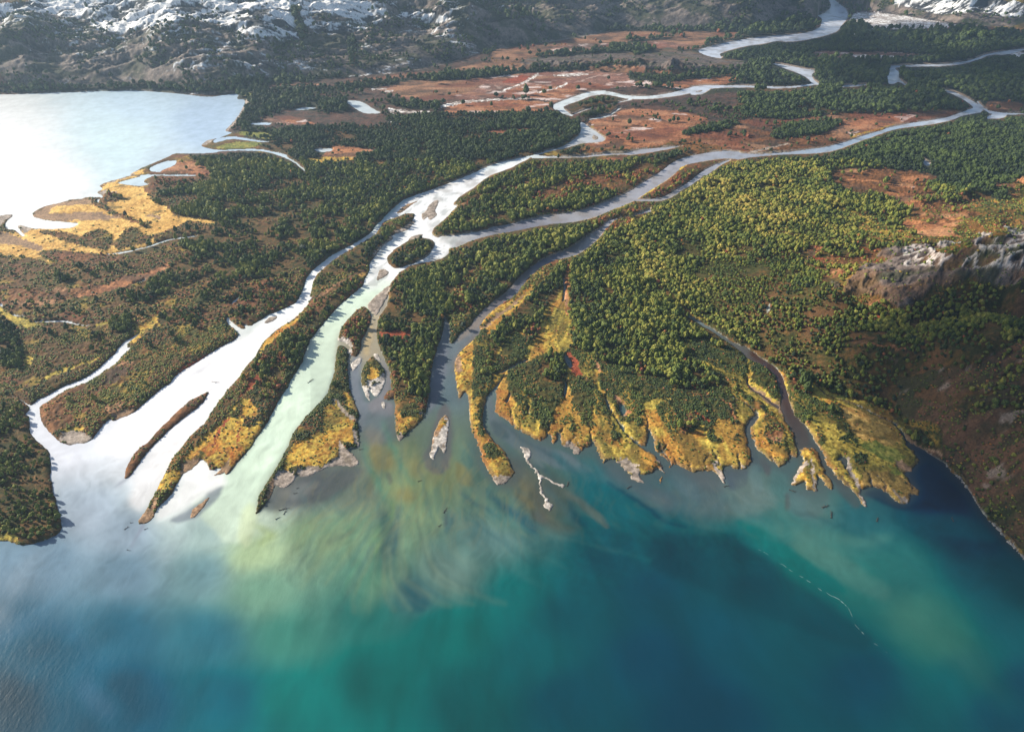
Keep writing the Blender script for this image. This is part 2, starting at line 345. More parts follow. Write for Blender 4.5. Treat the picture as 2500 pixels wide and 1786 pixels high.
MTN = """
P mtn Z 0,0 2500,0 2500,68 2350,65 2250,48 2120,28 2060,0 2025,0 2030,20 2000,40 1990,50 1900,55 1830,78 1700,78 1500,75 1440,90 1300,112 1195,125 1150,140 1080,160 1000,178 900,186 830,192 700,200 640,215 570,226 500,232 350,222 200,224 0,226
P farforest Z 0,226 200,222 350,218 500,228 640,212 850,190 850,180 650,190 500,205 300,205 0,215
P farforest Z 1430,70 1800,60 1990,40 1990,52 1830,80 1500,78
P snow A 0,0 2273,0 2273,330 1950,300 1700,200 1500,180 1250,220 1100,250 900,280 760,250 700,180 500,150 350,130 150,120 0,160
P snow B 0,0 900,0 1130,120 1200,100 1050,210 900,180 600,120 450,150 400,200 430,350 250,310 0,250
P snow B 440,160 600,190 800,220 1000,250 900,270 600,300 480,230
P snow B 1130,190 1280,90 1500,120 1660,165 1500,190 1250,150
P snow D 1100,0 2273,0 2273,160 1900,100 1600,120 1350,60
P forest B 350,60 430,60 450,180 520,300 430,340 400,200
P forest B 800,290 870,290 880,450 850,540 820,500
P forest C 120,0 200,0 270,100 250,170 200,100
"""
WATER = """
P water I -1700,1530 0,1530 60,1528 110,1545 170,1568 260,1550 330,1530 400,1510 455,1478 488,1440 488,1400 478,1330 455,1240 425,1130 410,1060 398,1000 407,940 398,880 402,830 330,765 262,705 238,660 240,600 235,530 190,522 238,492 248,465 315,465 320,540 340,600 380,650 430,700 480,745 520,765 565,770 620,755 690,755 740,720 775,680 800,640 850,585 880,560 885,582 930,570 1010,540 1080,500 1150,430 1250,350 1350,280 1400,215 1500,150 1600,90 1700,25 E 1760,1450 1850,1410 1880,1385 1900,1350 1860,1310 1800,1270 1800,1200 1830,1250 1920,1320 1960,1300 1900,1270 1980,1290 2050,1250 2130,1200 2200,1170 F 330,1140 400,1100 440,1040 465,980 480,920 520,860 600,790 700,715 800,670 900,610 1000,545 1030,490 1080,450 1120,400 1200,330 1260,280 1350,250 1450,215 1560,175 1700,120 1800,80 1870,45 C 0,1310 150,1270 300,1240 450,1195 560,1165 640,1120 690,1080 710,1040 700,965 735,975 760,1000 830,1045 880,1080 905,1100 890,1125 800,1132 700,1140 600,1175 480,1200 330,1240 260,1280 150,1335 0,1385 F 1880,130 1800,200 1700,255 1660,300 1640,330 1690,335 1640,370 1600,420 1540,470 1480,520 1475,550 1500,580 1600,600 1615,690 1600,720 1560,750 1480,775 1400,785 1300,815 1220,860 1180,910 1150,950 1130,1100 1100,1160 1050,1220 1040,1300 1045,1400 1070,1470 1100,1550 J 1105,100 1145,180 1150,300 1180,400 1190,470 1180,520 1185,620 1195,700 1220,742 1250,715 1300,665 1360,620 1410,560 1430,510 1445,450 1460,350 1470,200 1490,100 1520,0 F 1560,1350 1575,1250 1570,1200 1610,1260 1620,1330 1610,1420 1640,1430 1700,1350 1780,1290 1810,1240 1870,1170 1950,1110 2020,1050 2100,980 2180,890 2273,810 2273,860 2200,960 2140,1040 2090,1070 2000,1130 1900,1220 1850,1290 1870,1330 1800,1400 1720,1470 1680,1520 1650,1600 J 1655,180 1670,260 1680,340 1690,410 1740,340 1755,350 1770,420 1770,540 1790,640 1830,720 1870,850 1920,960 1960,1020 2000,1080 2050,1095 2090,1030 2140,1000 2120,940 2090,880 2030,790 1960,720 1900,640 1885,560 1890,480 1910,420 1905,390 1950,340 1980,335 1985,400 1975,480 1990,520 2060,560 2090,590 2150,640 2273,700 K 390,755 430,730 460,660 480,740 500,780 540,660 560,760 600,790 640,800 690,850 730,790 790,790 800,690 830,780 870,870 890,925 930,880 1000,890 1100,1000 1090,1040 1130,1040 1225,1072 1185,1030 1165,970 1200,1000 1260,990 1330,950 1380,1010 1390,1000 1320,870 1200,790 1100,720 1040,650 1080,690 1180,760 1230,780 1250,670 1275,680 1290,760 1320,830 1400,890 1410,940 1440,940 1440,900 1500,930 1560,960 1620,990 1700,960 1770,980 1830,1070 1855,1080 1840,1000 1830,940 1870,920 1940,970 2000,960 2060,910 2050,850 2030,760 2010,680 2020,610 2060,560 2090,510 2110,520 2110,570 2060,620 2055,680 2080,760 2120,830 2180,850 L 290,920 340,945 410,890 420,870 470,880 465,780 470,720 560,690 610,730 650,790 690,850 710,920 770,1010 840,1070 900,1130 960,1190 990,1250 1020,1260 1035,1240 990,1190 960,1120 1010,1130 1080,1100 1150,1110 1180,1150 1240,1210 1300,1230 1360,1230 1350,1180 1400,1150 1470,1160 1400,1090 1360,1020 1320,980 1380,970 1410,930 1445,910 1430,870 1390,810 1330,740 1345,740 1400,760 1500,800 1580,850 1650,900 1700,970 1770,1030 1800,1080 1880,1140 1900,1220 1950,1290 2000,1360 2060,1420 2120,1500 2200,1580 2240,1624 2330,1720 Z 2500,2300 -600,2300
P water A -1700,760 0,752 250,745 400,735 600,730 800,715 1100,718 1400,740 1600,768 1690,770 1850,745 1900,750 1870,790 1945,790 1940,830 1890,920 1830,990 1775,1045 1860,1050 1760,1085 1705,1100 1640,1115 1595,1150 1600,1165 1680,1185 1780,1195 1700,1215 1500,1218 1380,1218 1300,1260 1200,1300 1110,1340 1040,1380 980,1410 900,1430 830,1450 780,1480 820,1490 800,1510 760,1530 830,1560 780,1600 790,1629 E 760,290 840,270 690,262 640,280 560,282 480,310 380,330 300,360 250,400 280,430 380,455 500,460 640,475 560,510 400,520 250,515 190,490 140,490 150,520 205,570 190,585 160,560 130,530 60,520 40,495 60,450 115,405 60,400 0,415 -1700,480
P water A 1180,1340 1230,1310 1330,1275 1410,1275 1390,1310 1330,1335 1290,1350 1270,1370 1200,1360
P water A 920,1455 1000,1430 1080,1410 1150,1395 1220,1400 1150,1420 1140,1450 1210,1470 1080,1475 1000,1465
P water A 1970,980 2050,975 2160,975 2150,995 2000,992
P water A 1700,1105 1830,1080 1950,1095 2050,1115 2180,1125 2080,1133 1980,1120 1830,1100 1690,1140
P water E 500,95 600,95 1580,85 1560,100 1500,100
S water A 1700,1202,12 1880,1192,14 2060,1188,14 2200,1215,12 2273,1235,12
S water B 0,1190,14 160,1195,14 300,1240,14 400,1290,14 470,1355,16
P water B 780,800 900,800 960,830 1020,870 1090,900 950,905 880,870
P water B 360,885 430,855 520,850 600,862 480,870
P water B 525,1185 600,1178 700,1180 680,1205 580,1208
P water B 25,985 100,975 210,975 200,995 50,992
S water C 510,850,46 600,810,44 700,775,42 780,745,36 880,733,30 960,745,28 1050,768,26 1150,778,24 1300,772,26 1450,750,30 1540,728,44 1620,705,40 1700,693,30 1850,688,16 2000,686,14 2273,695,14
S water C 540,850,46 570,885,36 640,920,12
S water C 1590,745,18 1660,740,20 1720,710,18
S water C 640,915,9 780,860,8 950,830,7 1110,790,9
S water C 770,950,9 930,925,16 990,880,12 1030,855,6
S water C 330,1245,26 450,1248,16 600,1250,12 750,1245,14 860,1232,16 980,1222,14 1060,1225,14 1150,1210,34 1280,1192,30 1400,1177,22 1510,1160,6
S water D 2273,905,10 2100,905,16 2000,890,20
P water D 2040,900 2150,900 2110,940 1950,945
S water D 1920,870,50 1780,905,28 1700,940,30 1550,970,32 1400,990,30 1250,1012,24 1100,1062,28 950,1112,32 850,1150,38 750,1180,42 620,1200,38 450,1212,24 300,1224,16 200,1230,20 100,1235,30 0,1240,50
S water C 1948,1232,60 1850,1225,58 1700,1245,60 1600,1265,60 1500,1290,60 1430,1330,64 1390,1380,75 1300,1440,75 1200,1500,75 1100,1560,75 1000,1610,72
S water G 1450,30,80 1390,80,80 1300,140,80 1200,200,80 1100,265,80 1000,305,75 900,350,75 800,390,80 650,425,75 500,440,70 350,465,68 200,500,64 0,535,60
S water F 1948,540,56 1850,565,50 1750,590,70 1650,620,100 1560,620,90
S water G 1800,10,22 1700,60,30 1600,140,36 1520,190,28 1440,240,32 1340,290,26 1200,292,15 1110,285,12
S water C 1890,1270,8 1800,1310,20 1700,1380,26
S water G 1255,372,24 1220,390,16 1100,420,7 1000,432,8 940,460,26 880,520,34 830,570,60 760,620,74 680,680,76 600,715,56 500,740,42 400,790,48 300,860,50 220,950,50 100,1060,50 0,1130,46
S water G 575,900,14 580,1000,14 570,1100,8
S water G 1540,1200,10 1620,1240,22 1700,1290,24 1800,1350,22 1900,1420,26 2000,1480,36 2060,1505,60 2100,1540,48
S water L 60,10,60 100,60,60 180,100,50 270,150,46 330,220,46 365,320,52 385,420,60 380,480,90 420,560,100 490,640,110 530,720,140 530,770,130
S water L 80,240,10 90,300,16 150,350,14 240,400,16 320,470,20
S water L 620,305,6 720,390,6 870,425,6 1000,480,9 1150,550,10 1250,600,12 1300,660,14 1320,720,16 1380,800,16
P water D 725,0 745,40 740,70 690,110 630,125 670,145 675,170 660,215 620,240 540,265 400,280 300,285 130,300 0,325 C 1900,330 1750,365 1650,395 1630,410 1720,450 1840,468 1800,430 1880,400 2000,370 2150,350 2273,325 D 400,335 540,320 700,285 800,250 830,200 875,150 880,110 860,70 790,20 740,-30
P water D 250,500 320,505 400,520 520,545 630,560 600,580 590,600 610,640 650,665 655,682 600,670 560,620 480,580 380,545
S water D -100,690,14 100,690,14 300,698,14 450,692,16 600,672,14
S water D 830,688,12 920,682,18 1020,675,10
P water D 1200,525 1280,522 1400,514 1560,514 1700,505 1850,480 1950,440 2050,415 2273,385 2273,402 2150,435 2000,437 1900,482 1750,518 1580,530 1300,532 1240,542 1285,570 1280,610 1300,640 1360,685 1340,688 1280,645 1240,668 1200,668 1190,600 1215,570
S water D 1600,712,6 1640,720,14 1720,740,22 1820,790,28 1880,830,34 1920,870,50
S water D 1900,800,8 1950,860,14 2010,895,14
P water D 1470,1255 1500,1275 1540,1310 1500,1320 1475,1300
P water H 230,1110 250,1100 265,1150 240,1190 230,1160
S water E 1560,575,12 1350,600,12 1250,635,18 1160,665,10 1050,690,12 960,710,16 850,720,8
S water E 100,1200,12 220,1222,9
S water E 250,1265,8 400,1252,16 530,1250,18 600,1275,14 720,1290,9
S water E 0,1112,22 30,1140,8
S water E 1110,1345,10 1050,1385,14 1010,1410,24 960,1480,52 920,1550,54 850,1600,50
S water I 1030,0,10 980,20,50 900,85,46 820,160,42 720,240,40 620,280,30 540,310,30 460,350,36 380,400,42 320,430,52 270,480,70
S water I 60,380,6 150,400,8 200,440,10 250,465,14
S water E 1060,958,10 1150,930,16
S water E 1830,1120,14 1900,1060,20
S water K 595,260,6 595,310,22 580,390,12
P water K 575,60 600,52 650,150 620,160 590,110
P water K 1010,440 1040,440 1070,490 1045,540 1030,540 1010,480
S water K 905,395,12 925,450,16 940,530,10
S water K 293,470,14 290,530,10
S water K 20,340,24 70,270,10 110,210,6
S water K 30,220,6 160,160,14 290,95,14
S water K 150,370,8 120,430,14
S water L 780,890,10 830,870,30 850,900,36 855,960,14
S water K 395,745,8 440,700,6 470,600,4
S water K 545,780,14 550,700,8 575,640,4
S water K 620,800,6 640,740,5 690,700,3
S water K 700,850,6 705,800,5 690,740,3
S water K 800,790,14 800,700,7 790,640,4 770,600,3
S water K 1050,650,20 1000,590,9 960,520,6
S water K 1250,700,20 1255,640,8 1230,560,5
S water K 1330,830,8 1390,790,6 1370,720,4
S water K 1420,920,12 1400,860,8 1350,800,6 1320,740,4
S water K 1500,940,8 1470,880,5 1440,840,3
S water K 1600,1000,6 1590,930,4 1560,880,3
S water K 1700,970,6 1700,900,4 1730,840,3
S water K 1800,940,8 1780,860,5 1750,800,4
S water K 1960,980,12 1970,900,7 1950,850,4
S water K 2100,520,8 2060,480,6 2000,430,5 1900,400,3
S water K 180,620,6 150,520,5 140,440,3
S water K 250,700,6 230,600,4
S water L 420,890,10 400,820,6 380,780,4
S water L 300,920,8 270,850,5
S water L 900,1130,6 860,1060,4 800,1000,4
S water L 1080,1100,8 1060,1020,5 1000,960,3
S water L 1190,1170,8 1170,1080,5 1120,1020,3
S water L 1370,1030,10 1300,980,6 1250,960,4
S water L 1390,1110,8 1330,1060,5
S water J 700,930,10 740,820,6 750,780,4
S water J 400,1010,8 410,940,5
S water I 1800,990,8 1800,900,5 1780,860,3
S water I 1640,960,8 1620,880,5
"""
ISLES = """
G island long narrow brown bar lying alone in the milky water right of the wooded headland
P brown I 1670,340 1600,370 1500,420 1420,490 1330,580 1250,650 1180,740 1100,800 1040,880 1000,950 980,1040 1010,1035 1060,975 1130,880 1200,790 1290,700 1390,610 1500,530 1590,460 1645,375
G island long wooded island between the two white channels, tapering to a point at the open water
P heath F 1330,390 1270,395 1180,430 1090,460 1050,540 1000,580 900,640 800,700 700,760 620,830 560,880 530,950 520,1010 505,1060 530,1055 500,1100 440,1180 370,1240 270,1300 180,1370 120,1440 90,1500 60,1550 I 1960,130 1880,250 1780,360 1700,470 1630,590 1550,650 1480,730 1430,800 1370,870 1340,920 1300,1010 1260,1100 1200,1200 1140,1310 1090,1395 1160,1390 1220,1350 1260,1260 1370,1150 1410,1060 1440,1010 1540,950 1600,870 1640,920 1660,970 1700,970 1770,910 1810,880 1810,940 1780,1000 1810,1000 1860,930 1920,870 2010,760 2040,690 2110,620 2150,530 2200,440 2273,330 J 370,240 440,130 490,50 F 440,1600 470,1500 500,1420 560,1340 640,1240 720,1150 820,1060 930,970 950,900 985,850 980,790 1060,690 1130,600 1230,520 1330,450 1348,400
P forest F 1320,400 1250,420 1150,460 1080,545 900,660 700,790 600,860 545,930 560,980 700,900 850,850 950,800 1020,710 1100,620 1250,500 1320,440
S brown F 520,1085,30 620,1040,26 740,960,22 880,880,22 960,850,20
P straw F 880,880 940,870 950,900 900,910
S sand F 1200,550,20 1280,510,34 1340,460,20
S sand F 1000,730,20 1080,650,14 1160,590,20
P wood F 940,920 925,965 820,1055 720,1145 640,1235 560,1335 500,1415 460,1480 430,1600 300,1650 60,1620 160,1500 230,1420 340,1370 400,1290 480,1200 600,1080 750,990 880,920
P forest F 900,930 820,1040 720,1130 640,1220 560,1300 480,1350 500,1290 600,1170 700,1080 800,990
P forest F 240,1400 400,1370 520,1400 470,1480 420,1600 350,1600 330,1500 240,1450
P gold F 120,1440 270,1310 400,1230 420,1250 300,1340 180,1440 100,1530
P wood I 1990,110 2273,10 2273,320 2180,450 2050,420 2060,300 1930,270
P gold I 1640,700 1780,560 1900,560 2100,630 2000,760 1860,930 1700,965 1650,860 1540,800
P gold I 1820,500 1950,400 2050,500 2100,620 1950,560
P heath I 1870,470 1920,450 1930,540 1870,560
S heath I 1950,600,60 2050,560,60
S red I 2060,230,30 1990,330,44 1900,400,20
S red I 1800,560,14 1740,680,16 1690,790,14
S red I 1910,640,12 1870,780,12
S gold I 1260,1120,30 1320,1060,90 1400,1020,50 1480,890,40 1560,820,60
P ygrass I 1270,1100 1340,1080 1360,1130 1290,1150
P mud I 1440,900 1560,880 1600,870 1540,950 1440,1010 1420,960
P mud I 1100,1390 1180,1240 1250,1190 1230,1330 1180,1380
S mud I 1700,1010,10 1790,960,40 1810,890,14
G island oval wooded island in the middle of the braided white river
P forest F 1120,740 1160,700 1220,650 1310,600 1400,585 1480,600 1510,640 1480,690 1440,740 1360,780 1280,810 1190,835 1130,790
P wood F 1220,720 1300,690 1400,670 1360,730 1260,760
G island small rusty wooded island between the milky channel and the grey channel
P wood F 940,1130 880,1160 800,1240 750,1310 735,1380 740,1400 830,1420 850,1440 840,1500 830,1530 880,1530 910,1480 920,1420 950,1350 990,1260 1000,1200 960,1140
G island fan-shaped island with golden marsh and a pale mud shore east of the milky channel
P heath J 735,-25 710,80 700,200 670,290 640,370 560,460 470,560 420,620 370,680 340,780 280,880 230,970 180,1050 130,1130 100,1200 75,1330 110,1290 160,1230 200,1180 235,1100 240,1060 275,1105 320,1105 390,1060 395,1010 440,1020 520,1015 600,955 700,930 800,935 880,940 912,910 870,850 800,800 860,790 908,800 905,700 900,600 880,580 905,560 890,480 850,400 830,330 815,250 812,150 815,60 800,0 770,-20
P gold J 690,430 620,520 640,640 560,700 470,740 400,740 330,880 290,960 400,960 560,930 700,890 760,800 730,740 800,770 880,770 860,640 885,560 780,520 700,460
P gold J 780,360 850,400 890,480 870,540 780,450
S heath J 500,560,60 560,620,80 620,660,30
S sand J 690,420,12 740,480,30 800,530,26 880,580,20
P sand J 235,1000 340,955 400,1000 390,1060 320,1105 275,1105 235,1080
P sand J 400,980 520,930 600,930 740,880 730,740 780,800 870,850 912,910 880,940 700,930 600,960 520,1015 440,1020
P sand J 870,650 895,660 905,800 880,790 870,700
P mud J 140,1230 200,1080 235,1030 235,1100 190,1190
G island little leaf-shaped island with white gravel at its foot between two grey channels
P heath J 1000,60 940,130 910,200 915,290 940,350 970,410 992,435 980,370 975,320 1020,385 1050,380 1090,330 1112,260 1110,190 1090,150 1040,90
P gold J 980,150 1000,150 1060,220 1050,260 1000,270 970,250
P wsand J 955,275 1050,260 1110,195 1112,270 1060,375 1020,388 975,325
P wsand J 915,290 970,320 992,435 970,410 935,350
S heath J 1000,300,16 1040,280,18
G sandbar white gravel bar lying between the small rusty island and the leaf-shaped island
P wsand J 835,120 880,80 930,65 910,130 850,190 835,150
G sandbar pale gravel spit touching the head of the leaf-shaped island
P wsand J 1005,45 1050,40 1080,105 1040,90
G island tiny brown tussock island in the grey channel below the leaf-shaped island
P brown J 1130,330 1165,340 1180,390 1150,420 1090,405
G sandbar small white gravel patch in the grey channel just below the tiny brown island
P wsand J 1070,440 1100,420 1120,450 1110,490 1085,480
G sandbar grey gravel crescent curling round the fork below the rusty island
S wsand F 735,1400,14 800,1410,22 840,1440,26 830,1480,24 820,1520,16
G sandbar pale grey gravel bar shaped like a drop below the oval island
P sand F 1030,940 1060,840 1100,832 1145,860 1100,900
G sandbar large pointed grey gravel bar splitting the river above the rusty island
P sand F 960,1120 1040,1040 1120,970 1160,965 1130,1050 1080,1140 1040,1215 1000,1180
G sandbar braided grey gravel bar in the widest part of the white river
P sand F 1400,450 1390,400 1430,380 1450,330 1500,290 1540,290 1500,380 1525,400 1470,450 1440,440 1470,380 1430,440
G sandbar grey gravel bar with scrub against the left bank above the long wooded island
P mud F 1180,400 1260,330 1340,300 1400,280 1300,340 1240,390
G sandbar smooth grey gravel arc along the top of the oval island
P sand F 1280,605 1340,565 1410,555 1400,580 1310,600
G sandbar pale ribbed sandbar with a white spine in the grey fan left of the narrow golden peninsula
P mud J 1590,515 1615,560 1610,650 1600,720 1600,800 1570,845 1555,800 1530,770 1490,895 1455,860 1475,790 1490,700 1500,650 1540,590
P wsand J 1590,530 1612,600 1590,700 1600,800 1570,845 1545,760 1500,860 1490,895 1455,860 1490,760 1540,660
P gold J 1540,560 1590,530 1580,600 1530,650 1500,660
G sandbar white hooked sandbar with two tails off the tip of the narrow golden peninsula
P wsand K 210,785 290,790 330,850 300,880 330,940 380,980 400,1010 470,1040 580,1090 570,1120 520,1090 430,1035 405,1040 390,1110 440,1190 490,1260 440,1288 410,1250 420,1200 375,1125 385,1030 330,960 280,900 250,820
G sandbar small golden grass islet off the marsh front
P straw K 1340,1010 1358,1030 1350,1070 1335,1080 1340,1040
G island claw-shaped golden marsh island in the mouth of the dark brown stream
P gold L 490,800 540,790 600,790 640,830 680,950 740,1050 768,1130 720,1110 660,1040 620,1000 650,1135 600,1125 540,1125 530,1050 450,1090 430,1085 430,1050 520,900 490,850
P sand L 430,1085 430,1050 520,900 545,880 550,910 500,1000
S sand L 570,900,14 590,1010,20 620,1110,34
P heath L 560,810 600,840 580,860
G sandbar rounded grey gravel bar in the bend of the white river beside the orange meadow
P sand C 795,1100 810,1065 840,1080 855,1100 820,1115
G sandbar dark rippled mudbar between the two white channel mouths
P mud I 1500,1350 1530,1270 1600,1220 1680,1160 1620,1260 1560,1340
G sandbar narrow gravel bar hugging the right bank of the left white channel
P sand F 140,1260 180,1220 260,1200 220,1250 150,1270
"""
# ------------------------------------------------------------------ rasterise the survey (1 cell = 1 survey unit)
MW, MH = 2500, 1786
def chaikin(p, closed=True):
    p = np.asarray(p, float)
    if len(p) < 4: return p
    if closed:
        q = np.roll(p, -1, 0)
        return np.stack([0.8 * p + 0.2 * q, 0.2 * p + 0.8 * q], 1).reshape(-1, 2)
    a, b = p[:-1], p[1:]
    m = np.stack([0.75 * a + 0.25 * b, 0.25 * a + 0.75 * b], 1).reshape(-1, p.shape[1])
    return np.concatenate([p[:1], m, p[-1:]])
def parse_pts(tokens):
    out = []; ox = oy = 0.0; s = 1.0
    for t in tokens:
        if ',' not in t:
            if t == 'Z': ox, oy, s = 0, 0, 1.0
            else: ox, oy = TILE[t]; s = Q
            continue
        n = [float(a) for a in t.split(',')]
        out.append([ox + n[0] / s, oy + n[1] / s] + [a / s for a in n[2:]])
    return np.array(out)
def fill(poly, buf, val, W=MW, H=MH):
    y0 = max(int(poly[:, 1].min()), 0); y1 = min(int(poly[:, 1].max()) + 1, H - 1)
    a = poly; b = np.roll(poly, -1, 0)
    for y in range(y0, y1 + 1):
        yc = y + 0.5
        m = ((a[:, 1] <= yc) & (b[:, 1] > yc)) | ((b[:, 1] <= yc) & (a[:, 1] > yc))
        if not m.any(): continue
        xs = np.sort(a[m, 0] + (yc - a[m, 1]) / (b[m, 1] - a[m, 1]) * (b[m, 0] - a[m, 0]))
        for k in range(0, len(xs) - 1, 2):
            x0 = int(max(math.ceil(xs[k] - 0.5), 0)); x1 = int(min(math.floor(xs[k + 1] - 0.5), W - 1))
            if x1 >= x0: buf[y, x0:x1 + 1] = val
def stroke_mask(p, W, H):
    p = chaikin(chaikin(p, False), False)
    r = p[:, 2].max() / 2 + 2
    x0 = int(max(p[:, 0].min() - r, 0)); x1 = int(min(p[:, 0].max() + r, W - 1)) + 1
    y0 = int(max(p[:, 1].min() - r, 0)); y1 = int(min(p[:, 1].max() + r, H - 1)) + 1
    if x1 <= x0 or y1 <= y0: return None
    best = np.full((y1 - y0, x1 - x0), 1e9, np.float32)
    for k in range(len(p) - 1):
        ax, ay, aw = p[k]; bx, by, bw = p[k + 1]
        rr = max(aw, bw) / 2 + 2
        sx0 = int(max(min(ax, bx) - rr, x0)); sx1 = int(min(max(ax, bx) + rr, x1 - 1)) + 1
        sy0 = int(max(min(ay, by) - rr, y0)); sy1 = int(min(max(ay, by) + rr, y1 - 1)) + 1
        if sx1 <= sx0 or sy1 <= sy0: continue
        X, Y = np.meshgrid(np.arange(sx0, sx1) + .5, np.arange(sy0, sy1) + .5)
        dx, dy = bx - ax, by - ay; L = dx * dx + dy * dy + 1e-9
        t = np.clip(((X - ax) * dx + (Y - ay) * dy) / L, 0, 1)
        d = np.hypot(X - ax - t * dx, Y - ay - t * dy) - (aw + (bw - aw) * t) / 2
        s = best[sy0 - y0:sy1 - y0, sx0 - x0:sx1 - x0]
        np.minimum(s, d, out=s)
    return x0, y0, best <= 0.0
cls = np.full((MH, MW), CLS['heath'], np.uint8); isl = np.zeros((MH, MW), np.int16)
ISLE_INFO = []
def paint_map(text):
    gid = 0
    for line in text.strip().splitlines():
        t = line.split()
        if not t: continue
        if t[0] == 'G':
            ISLE_INFO.append((t[1], ' '.join(t[2:]))); gid = len(ISLE_INFO); continue
        c = CLS[t[1]]; p = parse_pts(t[2:])
        if t[0] == 'P':
            p = chaikin(p); fill(p, cls, c)
            if gid: fill(p, isl, gid)
        else:
            r = stroke_mask(p, MW, MH)
            if r is None: continue
            x0, y0, m = r; cls[y0:y0 + m.shape[0], x0:x0 + m.shape[1]][m] = c
            if gid: isl[y0:y0 + m.shape[0], x0:x0 + m.shape[1]][m] = gid
paint_map(COVER); paint_map(MTN); paint_map(WATER); paint_map(ISLES)

def box(a, r):
    if r < 1: return a
    p = np.pad(a, ((r + 1, r), (0, 0)), 'edge').cumsum(0, dtype=np.float64); a = ((p[2 * r + 1:] - p[:-2 * r - 1]) / (2 * r + 1)).astype(np.float32)
    p = np.pad(a, ((0, 0), (r + 1, r)), 'edge').cumsum(1, dtype=np.float64); return ((p[:, 2 * r + 1:] - p[:, :-2 * r - 1]) / (2 * r + 1)).astype(np.float32)
def blur(a, r):
    for _ in range(3): a = box(a, r)
    return a
land = (cls != 0).astype(np.float32)
b1 = blur(land, 1); b2 = blur(land, 9)
hc_tab = np.full(len(CLS), 1.8, np.float32)
for n, v in dict(sand=0.5, mud=0.35, wsand=0.6, straw=1.0, gold=1.2, ygrass=1.3, water=0.6, red=1.2, green=1.2).items(): hc_tab[CLS[n]] = v
hcb = blur(hc_tab[cls], 4)
isles_near = None

def mirror(x, n):
    x = np.abs(x); x = np.mod(x, 2 * (n - 1)); return np.where(x > n - 1, 2 * (n - 1) - x, x)
def look(a, u, v):                                  # bilinear
    u = mirror(u, MW); v = mirror(v, MH)
    x = np.minimum(u.astype(np.int32), MW - 2); y = np.minimum(v.astype(np.int32), MH - 2)
    fx = (u - x).astype(np.float32); fy = (v - y).astype(np.float32)
    return (a[y, x] * (1 - fx) + a[y, x + 1] * fx) * (1 - fy) + (a[y + 1, x] * (1 - fx) + a[y + 1, x + 1] * fx) * fy
def lookn(a, u, v):
    return a[mirror(v, MH).astype(np.int32), mirror(u, MW).astype(np.int32)]

# ------------------------------------------------------------------ the lie of the land, in metres
FOOT = [(-900, 262), (0, 232), (200, 228), (350, 224), (500, 236), (570, 228), (640, 214), (700, 201), (830, 193), (1000, 178), (1080, 162), (1150, 141),
        (1195, 126), (1300, 112), (1440, 90), (1500, 76), (1830, 78), (1990, 52), (2008, 20), (2020, -40), (2042, -40), (2052, 0), (2120, 28), (2250, 48), (2350, 65), (2500, 66), (3300, 90)]
_fx = []; _fy = []
for u, v in FOOT:
    x, y = ground(u, v); _fx.append(x / y); _fy.append(y)
_fx = np.array(_fx); _fy = np.array(_fy)
HFOOT = np.array([ground(*p) for p in [(1845, 872), (1760, 800), (1650, 700), (1700, 620), (1850, 560), (2000, 520), (2200, 480), (2500, 430), (4200, 420), (4200, 2500), (3300, 2500), (2486, 1352), (2390, 1250), (2330, 1150), (2260, 1108), (2203, 1062), (2154, 995), (2077, 973), (1985, 942), (1908, 905)]])
PFOOT = np.array([ground(*p) for p in [(-900, 1321), (0, 1321), (50, 1335), (120, 1318), (150, 1290), (135, 1230), (124, 1140), (123, 1105), (85, 1065), (72, 1010), (60, 985), (0, 970), (-900, 940)]])
def poly_dist(X, Y, P):
    d = np.full(X.shape, 1e9, np.float32); ins = np.zeros(X.shape, bool)
    for k in range(len(P)):
        ax, ay = P[k]; bx, by = P[(k + 1) % len(P)]
        dx, dy = bx - ax, by - ay
        t = np.clip(((X - ax) * dx + (Y - ay) * dy) / (dx * dx + dy * dy), 0, 1)
        np.minimum(d, np.hypot(X - ax - t * dx, Y - ay - t * dy), out=d)
        c = ((ay <= Y) != (by <= Y))
        if by != ay: ins ^= c & (X < ax + (Y - ay) / (by - ay) * dx)
    return np.where(ins, d, 0).astype(np.float32)
RIDGES = [  # (points u, v, height), half width
    ([(1960, 745, 25), (2060, 700, 55), (2200, 650, 85), (2330, 610, 105), (2500, 568, 135), (2800, 520, 170)], 95),
    ([(2170, 870, 35), (2300, 850, 62), (2500, 800, 105), (2800, 760, 160)], 120),
    ([(2330, 1080, 40), (2500, 1020, 80), (2800, 1000, 140)], 130),
    ([(2060, 500, 12), (2200, 470, 22), (2400, 430, 30), (2500, 410, 40)], 90),
    ([(1280, 158, 12), (1400, 148, 22), (1500, 150, 22), (1630, 145, 42), (1700, 150, 30), (1790, 162, 14)], 55),
    ([(1560, 190, 10), (1600, 190, 14), (1640, 190, 6)], 35),
    ([(750, 150, 60), (850, 115, 110), (1000, 105, 120), (1120, 140, 50)], 170),
    ([(940, 70, 150), (1010, 40, 190), (1150, 55, 160), (1290, 100, 60)], 140),
    ([(0, 130, 50), (120, 120, 70), (250, 135, 60), (330, 165, 30)], 200),
    ([(380, 180, 20), (460, 150, 45), (560, 130, 70), (640, 160, 30)], 190),
    ([(480, 40, 220), (620, 40, 230), (720, 90, 150)], 120),
]
